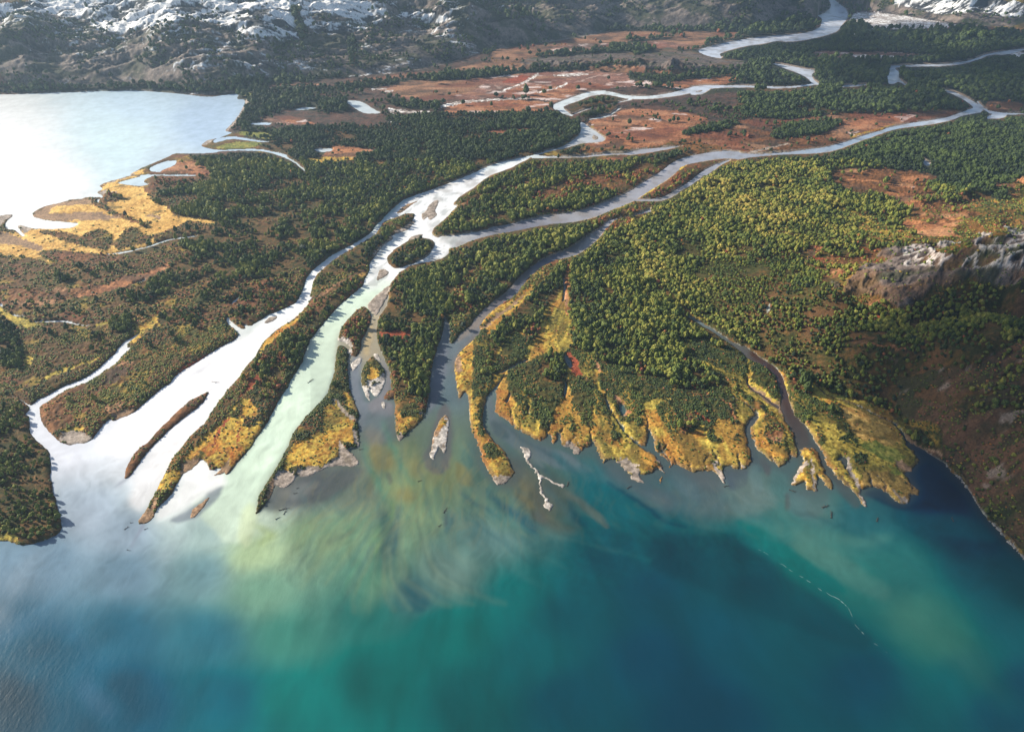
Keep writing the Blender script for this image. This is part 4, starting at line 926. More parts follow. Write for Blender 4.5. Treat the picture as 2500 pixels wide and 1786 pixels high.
FEAT = """
205,245,240 .7 10 P G 0,-100 400,-200 400,-190 0,-80
245,248,252 .95 5 P F 1200,330 1500,190 2000,20 2273,-60 2273,60 1950,90 1700,255 1640,340 1480,520 1500,580 1600,600 1615,690 1560,760 1300,820 1200,900 1000,1000 960,950 1000,850 1130,700 1300,500 1330,400 1100,450
150,200,205 .7 4 S F 1330,240,20 1180,350,20 1080,450,18 900,610,20 700,730,20 520,880,20 480,1000,26
214,234,216 .9 8 P F 1000,920 1130,900 1180,950 960,1130 750,1330 730,1400 J 700,200 640,370 420,620 340,780 230,970 80,1300 -100,1624 -500,1200 0,830 200,520 340,300 470,50 F 560,1330 800,1080
240,244,246 .8 14 P F 960,850 1060,700 1100,760 1000,830 1030,950 1150,880 1180,920 1000,1000 940,960
244,246,250 .95 5 P F 520,860 700,720 1000,560 1040,500 1050,600 700,790 540,950 530,1060 500,1120 300,1320 120,1450 60,1560 E 1950,1620 1500,1624 1900,1380 2100,1220 F 400,1110 480,950
248,248,252 .85 14 P I 1750,0 2040,20 1900,250 1550,650 1340,920 1150,1310 1000,1200 1050,1000 1300,700 1640,370 1500,430 1250,640 1000,900 700,780 1000,560 1500,150
200,204,214 .6 6 S I 1480,240,20 1580,170,40 1660,130,20
170,175,190 .7 5 S I 1650,350,14 1700,290,12 1770,240,6
244,246,248 .9 10 P I 1480,1010 1560,900 1620,880 1660,980 1780,990 1760,1080 1500,1260 1240,1380 1260,1280 1380,1150
130,138,150 .8 5 P I 1340,1370 1500,1280 1620,1190 1640,1130 1750,1080 1720,1160 1640,1260 1560,1360 1440,1400
150,155,175 .7 6 S I 1130,1400,40 1070,1480,20 1010,1590,10
160,165,180 .7 6 S I 1000,1030,24 950,1070,40 900,1120,10
170,160,138 .9 5 P F 1000,1210 1050,1220 1040,1420 1080,1500 1000,1560 920,1540 900,1500 950,1380
205,180,130 .55 7 S F 990,1290,50 980,1400,60 970,1490,40
150,150,148 .8 4 P F 1060,1150 1140,1000 1160,980 1120,1120 1050,1230
128,136,148 .9 5 P J 830,60 930,60 900,200 900,300 960,420 1010,430 1000,520 930,700 900,560 840,330
140,138,145 .9 5 P J 1060,40 1110,120 1150,200 1150,320 1090,410 1180,430 1180,560 1000,520 1000,420 1070,370 1120,240
110,120,128 .75 14 P J 920,500 1180,500 1200,760 1000,760 930,620
128,122,112 .7 14 P J 950,640 1100,640 1110,780 1050,820 950,760
92,140,118 .7 9 S J 1130,580,20 1140,700,40 1190,850,50 1260,960,40 1330,1060,30
96,146,120 .7 9 S J 950,760,30 970,880,50 1020,1000,60 1080,1100,60 1130,1200,50
150,138,88 .75 14 P J 1000,760 1130,800 1200,930 1150,980 1050,1000 980,900
150,140,90 .7 12 P J 1200,1080 1330,1080 1360,1200 1180,1200
150,142,92 .6 12 P J 1300,900 1400,880 1430,980 1330,1000
110,106,108 .85 5 P J 1560,440 1620,480 1640,600 1640,940 1560,980 1440,950 1425,860 1470,760 1490,640 1530,500
130,126,84 .8 7 P J 1680,900 1760,960 1830,1080 1780,1110 1690,1050 1670,960
80,84,90 .7 6 P J 1120,1000 1165,1000 1165,1080 1130,1090
96,98,100 .8 10 P J 100,1290 240,1080 400,1030 700,950 900,940 960,960 850,1080 700,1200 500,1240 300,1280
130,130,128 .7 10 P J 240,1110 400,1060 600,1060 500,1180 300,1200
105,112,100 .7 8 P J 930,1040 980,1000 1030,1100 1040,1200 900,1180 850,1200
70,76,82 .8 5 S J 80,1320,14 110,1280,20 190,1190,30
216,230,190 .7 10 P J 0,1200 90,1260 60,1400 0,1624 -100,1500
170,190,120 .6 12 S J 60,1400,40 200,1500,60 100,1560,40
130,178,128 .6 10 S J 1150,1200,40 1120,1350,60 1000,1550,60
150,190,120 .55 7 S J 1160,1230,14 1120,1400,20 1020,1624,20
96,130,122 .6 8 S J 480,1390,20 560,1290,24 700,1180,20 830,1120,10
80,100,102 .6 10 S J 650,1560,30 800,1480,30 900,1430,10
88,112,118 .7 10 S J 1200,1250,40 1180,1400,60 1150,1624,80
150,172,130 .5 14 P J 1350,1220 1550,1200 1560,1350 1500,1450 1350,1400
92,122,128 .6 10 P J 1600,1240 1700,1350 1620,1500 1560,1400
92,100,104 .7 5 S J 1590,1180,10 1580,1300,24 1590,1400,30
130,160,134 .5 14 P J 1800,1120 1950,1200 2100,1350 2273,1500 2000,1450 1850,1280
40,84,104 .75 8 S J 1900,1130,20 2000,1230,50 2150,1350,80 2273,1430,90
60,88,112 .5 7 S J 1680,1130,12 1850,1240,16 1980,1320,20
112,126,134 .85 6 P F 1570,1210 1620,1330 1600,1450 1500,1624 J 1500,200 1470,400 1450,500 1400,600 1550,400 1640,150 F 1700,1380 1580,1430
120,126,140 .8 6 P J 1520,0 1620,0 1600,200 1520,420 1440,520 1460,350
146,136,128 .9 5 P F 1640,1440 1850,1290 2000,1140 2273,860 2273,800 2000,1050 1800,1260 1700,1350
86,90,112 .7 5 S F 2273,820,30 2150,980,36 2000,1110,30 1880,1190,20
138,112,84 .7 8 P F 1650,1624 1700,1500 1850,1320 1830,1420 1740,1560 J 1670,260 1655,110
150,130,110 .6 5 S J 1700,40,14 1665,140,12 1680,280,10 1690,400,14
106,120,128 .9 7 P J 1900,430 1960,350 1970,520 2060,590 2200,700 K 400,760 600,840 700,900 800,1000 600,980 400,900 200,780 0,680
50,78,84 .6 7 P K 0,560 100,600 150,700 60,720 0,640
46,80,92 .7 6 S K 100,590,16 250,720,24 420,800,20 560,920,20
60,80,86 .7 8 P K 300,880 380,880 440,980 360,980
140,150,150 .45 7 P K 200,770 300,790 350,860 420,950 300,900
96,92,76 .8 16 P K 160,850 240,860 300,960 380,1080 400,1200 440,1310 560,1400 700,1440 580,1480 400,1420 250,1300 150,1150 100,1000
112,108,80 .6 8 S K 220,1040,30 250,1180,50 300,1280,40
100,90,82 .7 8 S K 330,1320,60 400,1360,60
84,110,112 .6 8 S K 440,1120,30 560,1250,50 660,1400,40
30,72,88 .7 9 P K 560,1130 700,1350 760,1400 700,1430 600,1330
100,106,98 .75 7 S K 560,1130,20 680,1200,60 800,1330,80 900,1420,40
16,50,70 .7 5 S K 860,1370,10 900,1410,20 960,1450,6
70,122,124 .6 10 S K 0,1290,60 150,1400,50 300,1480,20
60,104,112 .75 9 P K 430,760 560,900 700,960 600,780 700,860 900,940 1000,1050 880,1080 700,1060 560,1000
30,98,108 .7 14 P K 560,980 850,1060 1100,1230 1300,1340 1500,1420 1200,1400 900,1340 700,1200
104,106,112 .7 26 P K 840,880 930,890 1000,900 1100,1040 1220,1080 1330,1100 1500,1200 1400,1290 1150,1160 960,1060
14,48,76 .7 6 S K 900,1060,10 1080,1160,26 1250,1270,30 1400,1370,20 1580,1400,10
92,112,120 .7 30 P K 1350,1020 1450,950 1600,1000 1800,1090 1950,1250 1850,1320 1600,1290 1400,1180
112,110,112 .7 18 P K 1500,940 1700,970 1780,1050 1860,1100 1800,1140 1650,1060
84,92,112 .7 7 P K 1840,940 1940,970 2040,950 2050,1080 1900,1120 1860,1050
70,84,96 .8 5 P K 2020,620 2100,520 2110,560 2060,640 2070,760 2120,850 2160,1000 2080,960 2040,800
100,128,134 .6 7 P K 2040,950 2120,900 2180,1080 2120,1200
90,82,86 .8 5 P L 170,850 230,870 280,940 260,1020 200,940
110,130,130 .55 12 P L 0,980 200,1080 350,1200 200,1320 0,1300
78,52,40 .95 4 S L 120,40,40 200,110,40 290,170,44 340,240,40 365,330,44 385,430,50 400,500,60 440,580,90 490,660,110 520,740,130
58,56,70 .8 4 S L 210,120,20 300,190,20 350,280,24 380,400,24
40,44,60 .6 4 S L 480,660,16 480,760,20 500,880,20
66,58,56 .9 4 S L 590,770,60 650,850,44 700,950,44 780,1040,40 860,1100,50
92,82,76 .85 4 S L 850,870,40 850,960,20
84,92,92 .75 7 P L 770,1040 900,1140 980,1260 930,1300 820,1180
80,62,54 .7 7 S L 410,1150,40 400,1240,40
92,112,116 .6 8 P L 380,1100 640,1130 760,1150 700,1300 560,1350 400,1280
12,48,84 .9 20 P L 1330,1000 1400,940 1440,880 1420,820 1500,780 1640,900 1800,1080 1880,1160 1900,1260 1700,1280 1560,1200 1450,1120 1380,1040
16,42,76 .8 6 P L 980,1150 1080,1110 1150,1120 1220,1200 1350,1250 1480,1180 1560,1260 1300,1290 1100,1230
120,112,128 .6 6 P L 1340,720 1440,740 1540,790 1580,840 1460,800
6,30,60 .6 6 S L 1500,1200,30 1600,1260,20
40,104,118 .6 14 P L 1300,1300 1700,1300 1900,1350 2100,1550 1700,1500 1300,1400
84,134,126 .6 14 P L 200,1360 500,1420 900,1500 1300,1500 1100,1580 700,1540 400,1500
92,136,126 .55 14 S Z 1960,1330,60 2060,1400,60 2150,1450,40
88,134,114 .5 50 S Z 2180,1480,60 2300,1560,60 2420,1660,40 2480,1740,20
0,54,70 .7 12 P Z 1600,1300 1780,1290 1840,1340 1920,1410 2050,1500 2130,1560 2100,1600 1900,1520 1700,1430 1560,1360
0,110,108 .7 8 P Z 1790,1260 1860,1330 2000,1430 2080,1460 1980,1380 1880,1290
0,44,84 .5 40 P Z 1640,1600 1850,1700 1900,1790 1600,1790
40,84,98 .6 10 S Z 930,1260,30 960,1380,60 1030,1480,40
126,158,126 .4 24 S Z 880,1480,40 980,1380,60 1000,1330,30
186,200,214 .3 30 S Z 0,1520,20 30,1430,30 80,1370,20 120,1330,10
120,160,185 .35 40 S Z 210,1680,40 270,1740,50
200,215,225 .3 24 S Z 400,1360,30 450,1310,40 480,1270,10
"""
S = 2
wh, ww = MH // S, MW // S
pts = np.array([[float(a) for a in t.split(',')] for t in WP.split()])
cw, ch = ww // 8 + 2, wh // 8 + 2
gx_, gy_ = np.meshgrid(np.arange(cw) * 16.0, np.arange(ch) * 16.0)
num = np.zeros((ch, cw, 3)); den = np.zeros((ch, cw))
pc = s2l(pts[:, 2:]) ** .6
for k in range(len(pts)):
    d2 = (gx_ - pts[k, 0]) ** 2 + ((gy_ - pts[k, 1]) * 1.3) ** 2 + 900
    wgt = 1 / d2 ** 1.8
    num += wgt[..., None] * pc[k]; den += wgt
base = (num / den[..., None]) ** (1 / .6)
yy, xx = np.mgrid[0:wh, 0:ww]; fx = xx / 8.0; fy = yy / 8.0
xi = fx.astype(int); yi = fy.astype(int); fx = (fx - xi)[..., None]; fy = (fy - yi)[..., None]
WC = ((base[yi, xi] * (1 - fx) + base[yi, xi + 1] * fx) * (1 - fy) + (base[yi + 1, xi] * (1 - fx) + base[yi + 1, xi + 1] * fx) * fy).astype(np.float32)
for line in FEAT.strip().splitlines():
    t = line.split(); rgb = s2l([float(a) for a in t[0].split(',')]); al = float(t[1]); br = float(t[2])
    p = parse_pts(t[4:]).copy(); p /= S
    m = np.zeros((wh, ww), np.float32)
    if t[3] == 'P': fill(chaikin(p), m, 1.0, ww, wh)
    else:
        r = stroke_mask(p, ww, wh)
        if r is None: continue
        x0, y0, mm = r; m[y0:y0 + mm.shape[0], x0:x0 + mm.shape[1]] = mm
    ys, xs = np.nonzero(m)
    if not len(ys): continue
    k = max(int(br * .5 / S), 1); e = 4 * k
    sl = (slice(max(ys.min() - e, 0), ys.max() + e), slice(max(xs.min() - e, 0), xs.max() + e))
    a = (blur(m[sl], k) * al)[..., None]
    WC[sl] = WC[sl] * (1 - a) + rgb * a
# streaks of silt drawn out of every mouth by the current, each its own thread
GUIDE = [[(930, 1060), (750, 1180), (560, 1290), (470, 1430), (380, 1640), (300, 1800)], [(1000, 1100), (960, 1300), (850, 1480), (700, 1660), (560, 1850), (450, 1980)],
 [(1120, 1150), (1110, 1350), (1010, 1560), (900, 1780), (800, 1950), (760, 2100)], [(1220, 1150), (1210, 1380), (1170, 1600), (1200, 1830), (1330, 2000), (1500, 2080)],
 [(1350, 1100), (1400, 1330), (1460, 1580), (1600, 1830), (1850, 1960), (2100, 2020)], [(1600, 1060), (1680, 1260), (1830, 1480), (2080, 1720), (2350, 1900), (2650, 2000)],
 [(1700, 1020), (1880, 1220), (2130, 1400), (2400, 1560), (2700, 1700), (3100, 1800)], [(1960, 1080), (2120, 1230), (2330, 1380), (2600, 1480), (2900, 1530), (3300, 1560)],
 [(2450, 760), (2700, 960), (3000, 1140), (3400, 1330), (3800, 1440), (4200, 1500)], [(3500, 960), (3700, 1130), (3950, 1280), (4300, 1420), (4650, 1560), (5000, 1750)], [(4300, 1100), (4500, 1220), (4750, 1330), (5000, 1450), (5300, 1600), (5600, 1800)]]
sr = np.random.default_rng(99)
TONE = [(164, 178, 132), (150, 168, 138), (66, 104, 110), (84, 112, 112), (150, 146, 104), (52, 92, 104), (128, 150, 128)]
for q in range(230):
    gi_ = sr.integers(0, len(GUIDE) - 1) if q % 2 else sr.integers(0, 7)
    t_ = sr.random(); A_ = np.array(GUIDE[gi_], float); B_ = np.array(GUIDE[gi_ + 1], float)
    p = A_ * (1 - t_) + B_ * t_; p[:, 0] += sr.normal(0, 14, len(p)); a0 = sr.integers(0, 3); a1 = sr.integers(a0 + 2, len(p)) + 1
    p = p[a0:a1] / Q + np.array([600, 850]); wd = sr.uniform(3, 13); right = gi_ >= 7
    p = np.concatenate([p, (wd * np.linspace(.5, 1.3, len(p)))[:, None]], 1) / S
    r = stroke_mask(p, ww, wh)
    if r is None: continue
    x0, y0, mm = r; e = 10; k = sr.integers(1, 3)
    pad = np.pad(mm.astype(np.float32), e); ya, xa = max(y0 - e, 0), max(x0 - e, 0)
    aa = blur(pad, int(k)); aa = aa[ya - (y0 - e):, xa - (x0 - e):]; aa = aa[:wh - ya, :ww - xa]
    tone = TONE[sr.integers(0, len(TONE))] if gi_ < 4 else [(60, 110, 116), (30, 84, 98), (92, 126, 124)][sr.integers(0, 3)]
    if 4 <= gi_ < 7 and sr.random() < .5: continue
    fade = np.linspace(1, .25, aa.shape[0])[:, None]
    aa = (aa * fade * sr.uniform(.12, .34))[..., None]
    sl = (slice(ya, ya + aa.shape[0]), slice(xa, xa + aa.shape[1])); WC[sl] = WC[sl] * (1 - aa) + s2l(tone) * aa
# water sheet: every second row and column of the survey grid
ry = np.arange(0, NR, 2); rx = np.arange(0, NC, 2)
Xw = Xg[np.ix_(ry, rx)]; Yw = Yg[np.ix_(ry, rx)]
Uw, Vw = project(Xw, Yw, 0)
sea = sstep(930, 1150, Vw)
lw = 1 - look(b1, Uw, Vw)
open_ = blur(np.where(cls == 0, 1., 0.).astype(np.float32), 14); op = look(open_, Uw, Vw) ** 2
du = (fbm(Xw, Yw, 60, 4, 101) * 16 + fbm(Xw, Yw, 18, 2, 103) * 5) * op; dv = (fbm(Xw, Yw, 60, 4, 102) * 12 + fbm(Xw, Yw, 18, 2, 104) * 4) * op
uu = mirror(Uw + du, MW) / S; vv = mirror(Vw + dv, MH) / S
uu = np.clip(uu - .5, 0, ww - 1.001); vv = np.clip(vv - .5, 0, wh - 1.001)
xi = uu.astype(int); yi = vv.astype(int); fx = (uu - xi)[..., None]; fy = (vv - yi)[..., None]
xi1 = np.minimum(xi + 1, ww - 1); yi1 = np.minimum(yi + 1, wh - 1)
CW = (WC[yi, xi] * (1 - fx) + WC[yi, xi1] * fx) * (1 - fy) + (WC[yi1, xi] * (1 - fx) + WC[yi1, xi1] * fx) * fy
th = np.arctan2(Uw - 1150, Vw - 500); rr = np.hypot(Uw - 1150, Vw - 500)
st = fbm(th * 500 + fbm(Xw, Yw, 50, 2, 109) * 12, rr * .16, 22, 4, 105)
st2 = fbm(th * 420 + fbm(Xw, Yw, 40, 3, 110) * 30, rr * .22, 9, 3, 107, ridged=True)
CW = CW * (1 + (.30 * st * op * sea + .16 * st2 * op * sstep(900, 1000, Vw) * (1 - sstep(1350, 1600, Vw)))[..., None] + (.10 * fbm(Xw, Yw, 25, 3, 106))[..., None])
silt_glare = 1 + (.38 - .12 * ((Uw < 640) & (Vw < 640))) * (1 - sstep(700 + 300 * (Uw < 760), 1150 + 220 * (Uw < 760), Vw)) * np.clip(CW.mean(-1) * 1.5, 0, 1)  # sun glare painted over the milky silt, reaching nearer on the left
CW = CW * silt_glare[..., None]
sat = CW.mean(-1, keepdims=True); CW = sat + (CW - sat) * (1 + .04 * sea[..., None])
grv = (1 - sstep(640, 760, Vw)) * (Uw > 1040) * sstep(.0, .4, fbm(Xw, Yw, 24, 4, 140))
CW = CW * (1 - .45 * grv[..., None]) + s2l((150, 138, 124)) * (.45 * grv[..., None])
shl = (Uw > 820) * (Uw < 1120) * (Vw > 470) * (Vw < 700) * sstep(.08, .36, fbm(Xw * 1.2 - Yw * .5, Yw * .5, 14, 4, 141)) * .5
CW = CW * (1 - shl[..., None]) + s2l((176, 182, 180)) * shl[..., None]
CW = CW * (1 + (.12 * fbm(Xw, Yw, 9, 3, 142) * (1 - sea))[..., None])
# filaments of silt over the drowned shoals in front of the mouths
wz = op * .6 * sstep(1010, 1090, Vw) * (1 - sstep(1230, 1420, Vw)) * sstep(560, 760, Uw) * (1 - .75 * sstep(1200, 1450, Uw)) * (1 - sstep(1900, 2250, Uw))
fl1 = fbm(th * 460 + fbm(Xw, Yw, 70, 3, 120) * 60, rr * .14 + fbm(Xw, Yw, 40, 3, 121) * 14, 15, 4, 122, ridged=True, gain=.6)
fl2 = fbm(th * 420 + fbm(Xw, Yw, 90, 3, 123) * 80, rr * .12 + fbm(Xw, Yw, 50, 2, 124) * 20, 22, 3, 125, ridged=True)
for cc, mm in (((158, 150, 104), sstep(.2, .65, fl1) * .34), ((70, 112, 116), sstep(.25, .7, fl2) * .40), ((120, 116, 112), sstep(.25, .6, fbm(Xw, Yw, 45, 4, 126)) * .35)):
    mm = (mm * wz)[..., None]; CW = CW * (1 - mm) + s2l(cc) * mm
shelf = ((1 - lw) * 0 + sstep(.35, .98, 1 - look(b2, Uw, Vw)))       # thin brownish shallows hugging every shore of the open water
wide = blur(land, 20); sh2 = (sstep(.01, .30, look(wide, Uw + du, Vw + dv)) * sea * sstep(700, 1000, Uw) * (1 - .5 * sstep(2050, 2200, Uw)) * .55)[..., None]; CW = CW * (1 - sh2) + s2l((92, 100, 104)) * sh2
sh = ((1 - shelf) * sea * (Uw > 560) * .45)[..., None]; CW = CW * (1 - sh) + s2l((104, 98, 84)) * sh
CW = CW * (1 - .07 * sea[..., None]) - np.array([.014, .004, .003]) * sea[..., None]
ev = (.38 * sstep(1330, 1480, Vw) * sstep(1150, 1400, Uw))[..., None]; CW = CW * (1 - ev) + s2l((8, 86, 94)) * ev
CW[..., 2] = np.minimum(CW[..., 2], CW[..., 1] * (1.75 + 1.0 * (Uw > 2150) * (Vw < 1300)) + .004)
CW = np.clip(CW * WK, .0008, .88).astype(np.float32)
def water_material():
    m, t, p = new_mat('silty_water'); L = t.links.new
    a = N(t, 'ShaderNodeAttribute', attribute_name='col'); g = N(t, 'ShaderNodeNewGeometry')
    L(a.outputs['Color'], p.inputs['Base Color'])
    mp = N(t, 'ShaderNodeMapping'); mp.inputs['Rotation'].default_value = (0, 0, math.radians(28)); mp.inputs['Scale'].default_value = (1, .45, 1)
    L(g.outputs['Position'], mp.inputs['Vector'])
    n = N(t, 'ShaderNodeTexNoise', _Scale=.22, _Detail=5.0, _Roughness=.65); L(mp.outputs[0], n.inputs['Vector'])
    n2 = N(t, 'ShaderNodeTexNoise', _Scale=.006, _Detail=3.0); L(g.outputs['Position'], n2.inputs['Vector'])
    r = N(t, 'ShaderNodeMapRange', _1=.35, _2=.65, _3=.12, _4=.34); L(n2.outputs[0], r.inputs[0])
    b = N(t, 'ShaderNodeBump', _Distance=.75); L(r.outputs[0], b.inputs['Strength']); L(n.outputs[0], b.inputs['Height']); L(b.outputs[0], p.inputs['Normal'])
    p.inputs['Roughness'].default_value = .24; p.inputs['IOR'].default_value = 1.33
    return m
WATER_M = water_material()
NRw, NCw = Xw.shape
PW = np.stack([Xw, Yw, np.zeros_like(Xw)], -1).reshape(-1, 3); widx = np.arange(NRw * NCw).reshape(NRw, NCw)
zmin = np.minimum(ZG[:-1, :-1], np.minimum(ZG[1:, :-1], np.minimum(ZG[:-1, 1:], ZG[1:, 1:])))
zm = zmin[:(NRw - 1) * 2, :(NCw - 1) * 2].reshape(NRw - 1, 2, NCw - 1, 2).min((1, 3))
need = zm < .02
for _ in range(2):
    q = need.copy(); q[1:] |= need[:-1]; q[:-1] |= need[1:]; q[:, 1:] |= need[:, :-1]; q[:, :-1] |= need[:, 1:]; need = q
uc = Uw[:-1, :-1]; vc = Vw[:-1, :-1]
lakeb = (uc < 640) & (vc < 660) & ~((vc > 590) & (uc > 130))
coast = np.interp(uc, [-600, 160, 330, 640, 1000, 1300, 1900, 2200, 2500], [900, 1000, 1250, 1240, 1160, 1180, 1180, 1030, 1350])
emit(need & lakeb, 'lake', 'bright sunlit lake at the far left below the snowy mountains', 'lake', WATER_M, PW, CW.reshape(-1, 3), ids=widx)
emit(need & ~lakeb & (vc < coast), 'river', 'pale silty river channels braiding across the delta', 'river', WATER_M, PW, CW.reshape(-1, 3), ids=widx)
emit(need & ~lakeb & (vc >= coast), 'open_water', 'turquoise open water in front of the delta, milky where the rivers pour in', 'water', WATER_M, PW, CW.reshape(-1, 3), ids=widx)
# ------------------------------------------------------------------ foliage
def ramp_mat(name, stops, varamt=.5):
    m, t, p = new_mat(name); L = t.links.new
    a1 = N(t, 'ShaderNodeAttribute', attribute_name='tint', attribute_type='INSTANCER'); 
    r = N(t, 'ShaderNodeValToRGB'); L(a1.outputs['Fac'], r.inputs[0])
    el = r.color_ramp.elements
    while len(el) < len(stops): el.new(.5)
    for e, (pos, c) in zip(el, stops): e.position = pos; e.color = (*s2l(c), 1)
    g = N(t, 'ShaderNodeNewGeometry')
    n = N(t, 'ShaderNodeTexNoise', _Scale=.9, _Detail=2.0); L(g.outputs['Position'], n.inputs['Vector'])
    mr = N(t, 'ShaderNodeMapRange', _1=.3, _2=.7, _3=1 - varamt, _4=1 + varamt); L(n.outputs[0], mr.inputs[0])
    mx = N(t, 'ShaderNodeMix', data_type='RGBA', blend_type='MULTIPLY'); mx.inputs[0].default_value = 1
    L(r.outputs[0], mx.inputs[6]); L(mr.outputs[0], mx.inputs[7]); L(mx.outputs[2], p.inputs['Base Color'])
    p.inputs['Roughness'].default_value = .75; p.inputs['Specular IOR Level'].default_value = .25
    return m
STOPS = [(0, (34, 50, 36)), (.2, (72, 88, 38)), (.4, (110, 118, 48)), (.55, (136, 132, 60)), (.68, (160, 148, 72)), (.8, (158, 108, 52)), (.9, (160, 98, 72)), (1, (140, 70, 52))]
LEAF = ramp_mat('foliage', STOPS)
BARK, _t, _p = new_mat('bark'); _p.inputs['Base Color'].default_value = (.12, .09, .07, 1); _p.inputs['Roughness'].default_value = .9
_n = N(_t, 'ShaderNodeTexNoise', _Scale=3.0); _r = N(_t, 'ShaderNodeValToRGB'); _r.color_ramp.elements[0].color = (.05, .04, .03, 1); _r.color_ramp.elements[1].color = (.2, .17, .14, 1)
_t.links.new(_n.outputs[0], _r.inputs[0]); _t.links.new(_r.outputs[0], _p.inputs['Base Color'])
import bmesh
def ico(sub):
    bm = bmesh.new(); bmesh.ops.create_icosphere(bm, subdivisions=sub, radius=1.0)
    v = np.array([x.co[:] for x in bm.verts]); f = np.array([[q.index for q in x.verts] for x in bm.faces]); bm.free(); return v, f
IC2 = ico(3); IC1 = ico(2); IC0 = ico(1)
def crown_mesh(name, kind, seed, mat):
    r = np.random.default_rng(seed); V = []; F = []; base = 0
    v, f = IC2; v = v.copy()
    def lump(q, s, k): return fbm(q[:, 0] * 3 + q[:, 2] * 2 + seed, q[:, 1] * 3 - q[:, 2] * 2 + k, s, 3, seed)
    if kind == 'cone':
        z = (v[:, 2] + 1) / 2; rad = (1.15 - z) ** .9 * .95
        v[:, 0] *= rad * 1.25; v[:, 1] *= rad * 1.25; v[:, 2] = z
        v *= (1 + .34 * lump(v, .6, 0))[:, None]
        v = v * [2.7, 2.7, 8.0] + [0, 0, 1.6]
    else:
        v = v * (1 + .50 * lump(v, .8, 0) + .15 * r.standard_normal(len(v)) * .4)[:, None]
        v[:, 2] = np.where(v[:, 2] < 0, v[:, 2] * .6, v[:, 2])
        v = v * ([3.3, 3.3, 3.2] if kind == 'round' else [2.8, 2.8, 3.9]) + [0, 0, 4.6]
    V.append(v); F.append(f); base = len(v)
    vi = v
    for k in range(150):                                   # loose sprays of leaves standing out of the crown
        c = vi[r.integers(len(vi))]; n = c - np.array([0, 0, 4.5]); n /= np.linalg.norm(n) + 1e-6
        c = c + n * r.uniform(-.3, .35); a = r.standard_normal((3, 3)); a /= np.linalg.norm(a, axis=1)[:, None]
        V.append(c + a * r.uniform(.35, .75)); F.append(np.array([[base, base + 1, base + 2]])); base += 3
    V = np.concatenate(V); F = np.concatenate(F)
    me = bpy.data.meshes.new(name); me.from_pydata(V.tolist(), [], F.tolist()); me.materials.append(mat); me.update(); return me
def trunk_mesh(seed):
    r = random.Random(seed); V = []; F = []
    def limb(a, b, ra, rb, n=6):
        d = (Vector(b) - Vector(a)).normalized(); x = d.orthogonal().normalized(); y = d.cross(x); s = len(V)
        for P, R in ((a, ra), ((Vector(a) + Vector(b)) / 2 + Vector((r.uniform(-.1, .1), r.uniform(-.1, .1), 0)), (ra + rb) / 2), (b, rb)):
            for k in range(n): V.append(tuple(Vector(P) + (x * math.cos(k * 6.283 / n) + y * math.sin(k * 6.283 / n)) * R))
        for j in range(2):
            for k in range(n): F.append((s + j * n + k, s + j * n + (k + 1) % n, s + (j + 1) * n + (k + 1) % n, s + (j + 1) * n + k))
        F.append(tuple(s + 2 * n + k for k in range(n)))
    limb((0, 0, -.6), (.1, .05, 4.2), .3, .2); limb((.1, .05, 4.1), (0, 0, 8), .19, .06)
    for k in range(4):
        a = k * 1.6 + r.random(); z = 3 + k * .8; limb((.05, .02, z), (math.cos(a) * 1.8, math.sin(a) * 1.8, z + 1.3), .1, .03, 4)
    me = bpy.data.meshes.new('trunk'); me.from_pydata(V, [], F); me.materials.append(BARK); me.update(); return me
TRUNK = trunk_mesh(3)
GREEN = [crown_mesh('crown', k, s, LEAF) for k, s in (('round', 1), ('tall', 2), ('cone', 3), ('round', 4), ('cone', 5), ('tall', 6))]
AUT = [crown_mesh('crown', k, s, LEAF) for k, s in (('round', 11), ('tall', 12))]

# ---- where they stand
def scatter(y0, y1, sp):
    ys = np.arange(y0, y1, sp); out = []
    for y in ys:
        hw = 780 / 1000. * (y * CP + CAM_H * SP) + 40
        xs = np.arange(-hw, hw, sp)
        out.append(np.stack([xs, np.full(len(xs), y)], 1))
    p = np.concatenate(out); p += rng.uniform(-.48, .48, p.shape) * sp
    return p
_lgY = dist
def sample_grid(A, X, Y):
    """bilinear look-up of a value on the land grid"""
    i = np.interp(Y, dist, np.arange(NR)); j = ((X / (Y * CP + CAM_H * SP)) * FPX + 1250 - ucol[0]) / 2.0
    j = np.clip(j, 0, NC - 1.001); i = np.clip(i, 0, NR - 1.001)
    a = i.astype(int); b = j.astype(int); fa = i - a; fb = j - b
    return (A[a, b] * (1 - fb) + A[a, b + 1] * fb) * (1 - fa) + (A[a + 1, b] * (1 - fb) + A[a + 1, b + 1] * fb) * fa
def sample_n(A, X, Y):
    i = np.interp(Y, dist, np.arange(NR)).round().astype(int); j = ((X / (Y * CP + CAM_H * SP)) * FPX + 1250 - ucol[0]) / 2.0
    return A[i, np.clip(j.round().astype(int), 0, NC - 1)]
ZNM = np.where(onhill, np.maximum(H0 + rk, .3) + .3, np.maximum(Z, 0))
def dens_table(**kw):
    t = np.zeros(len(CLS)); 
    for n, v in kw.items(): t[CLS[n]] = v
    return t
TD = dens_table(forest=.96, olive=.96, wood=.72, sparse=.10, heath=.008, farforest=.8, farheath=.22, brown=.03, hillmix=.16, bog=.012, rock=.02, mtn=.30, ygrass=.001, snow=.04, pinkbog=.004, farbrown=.05)
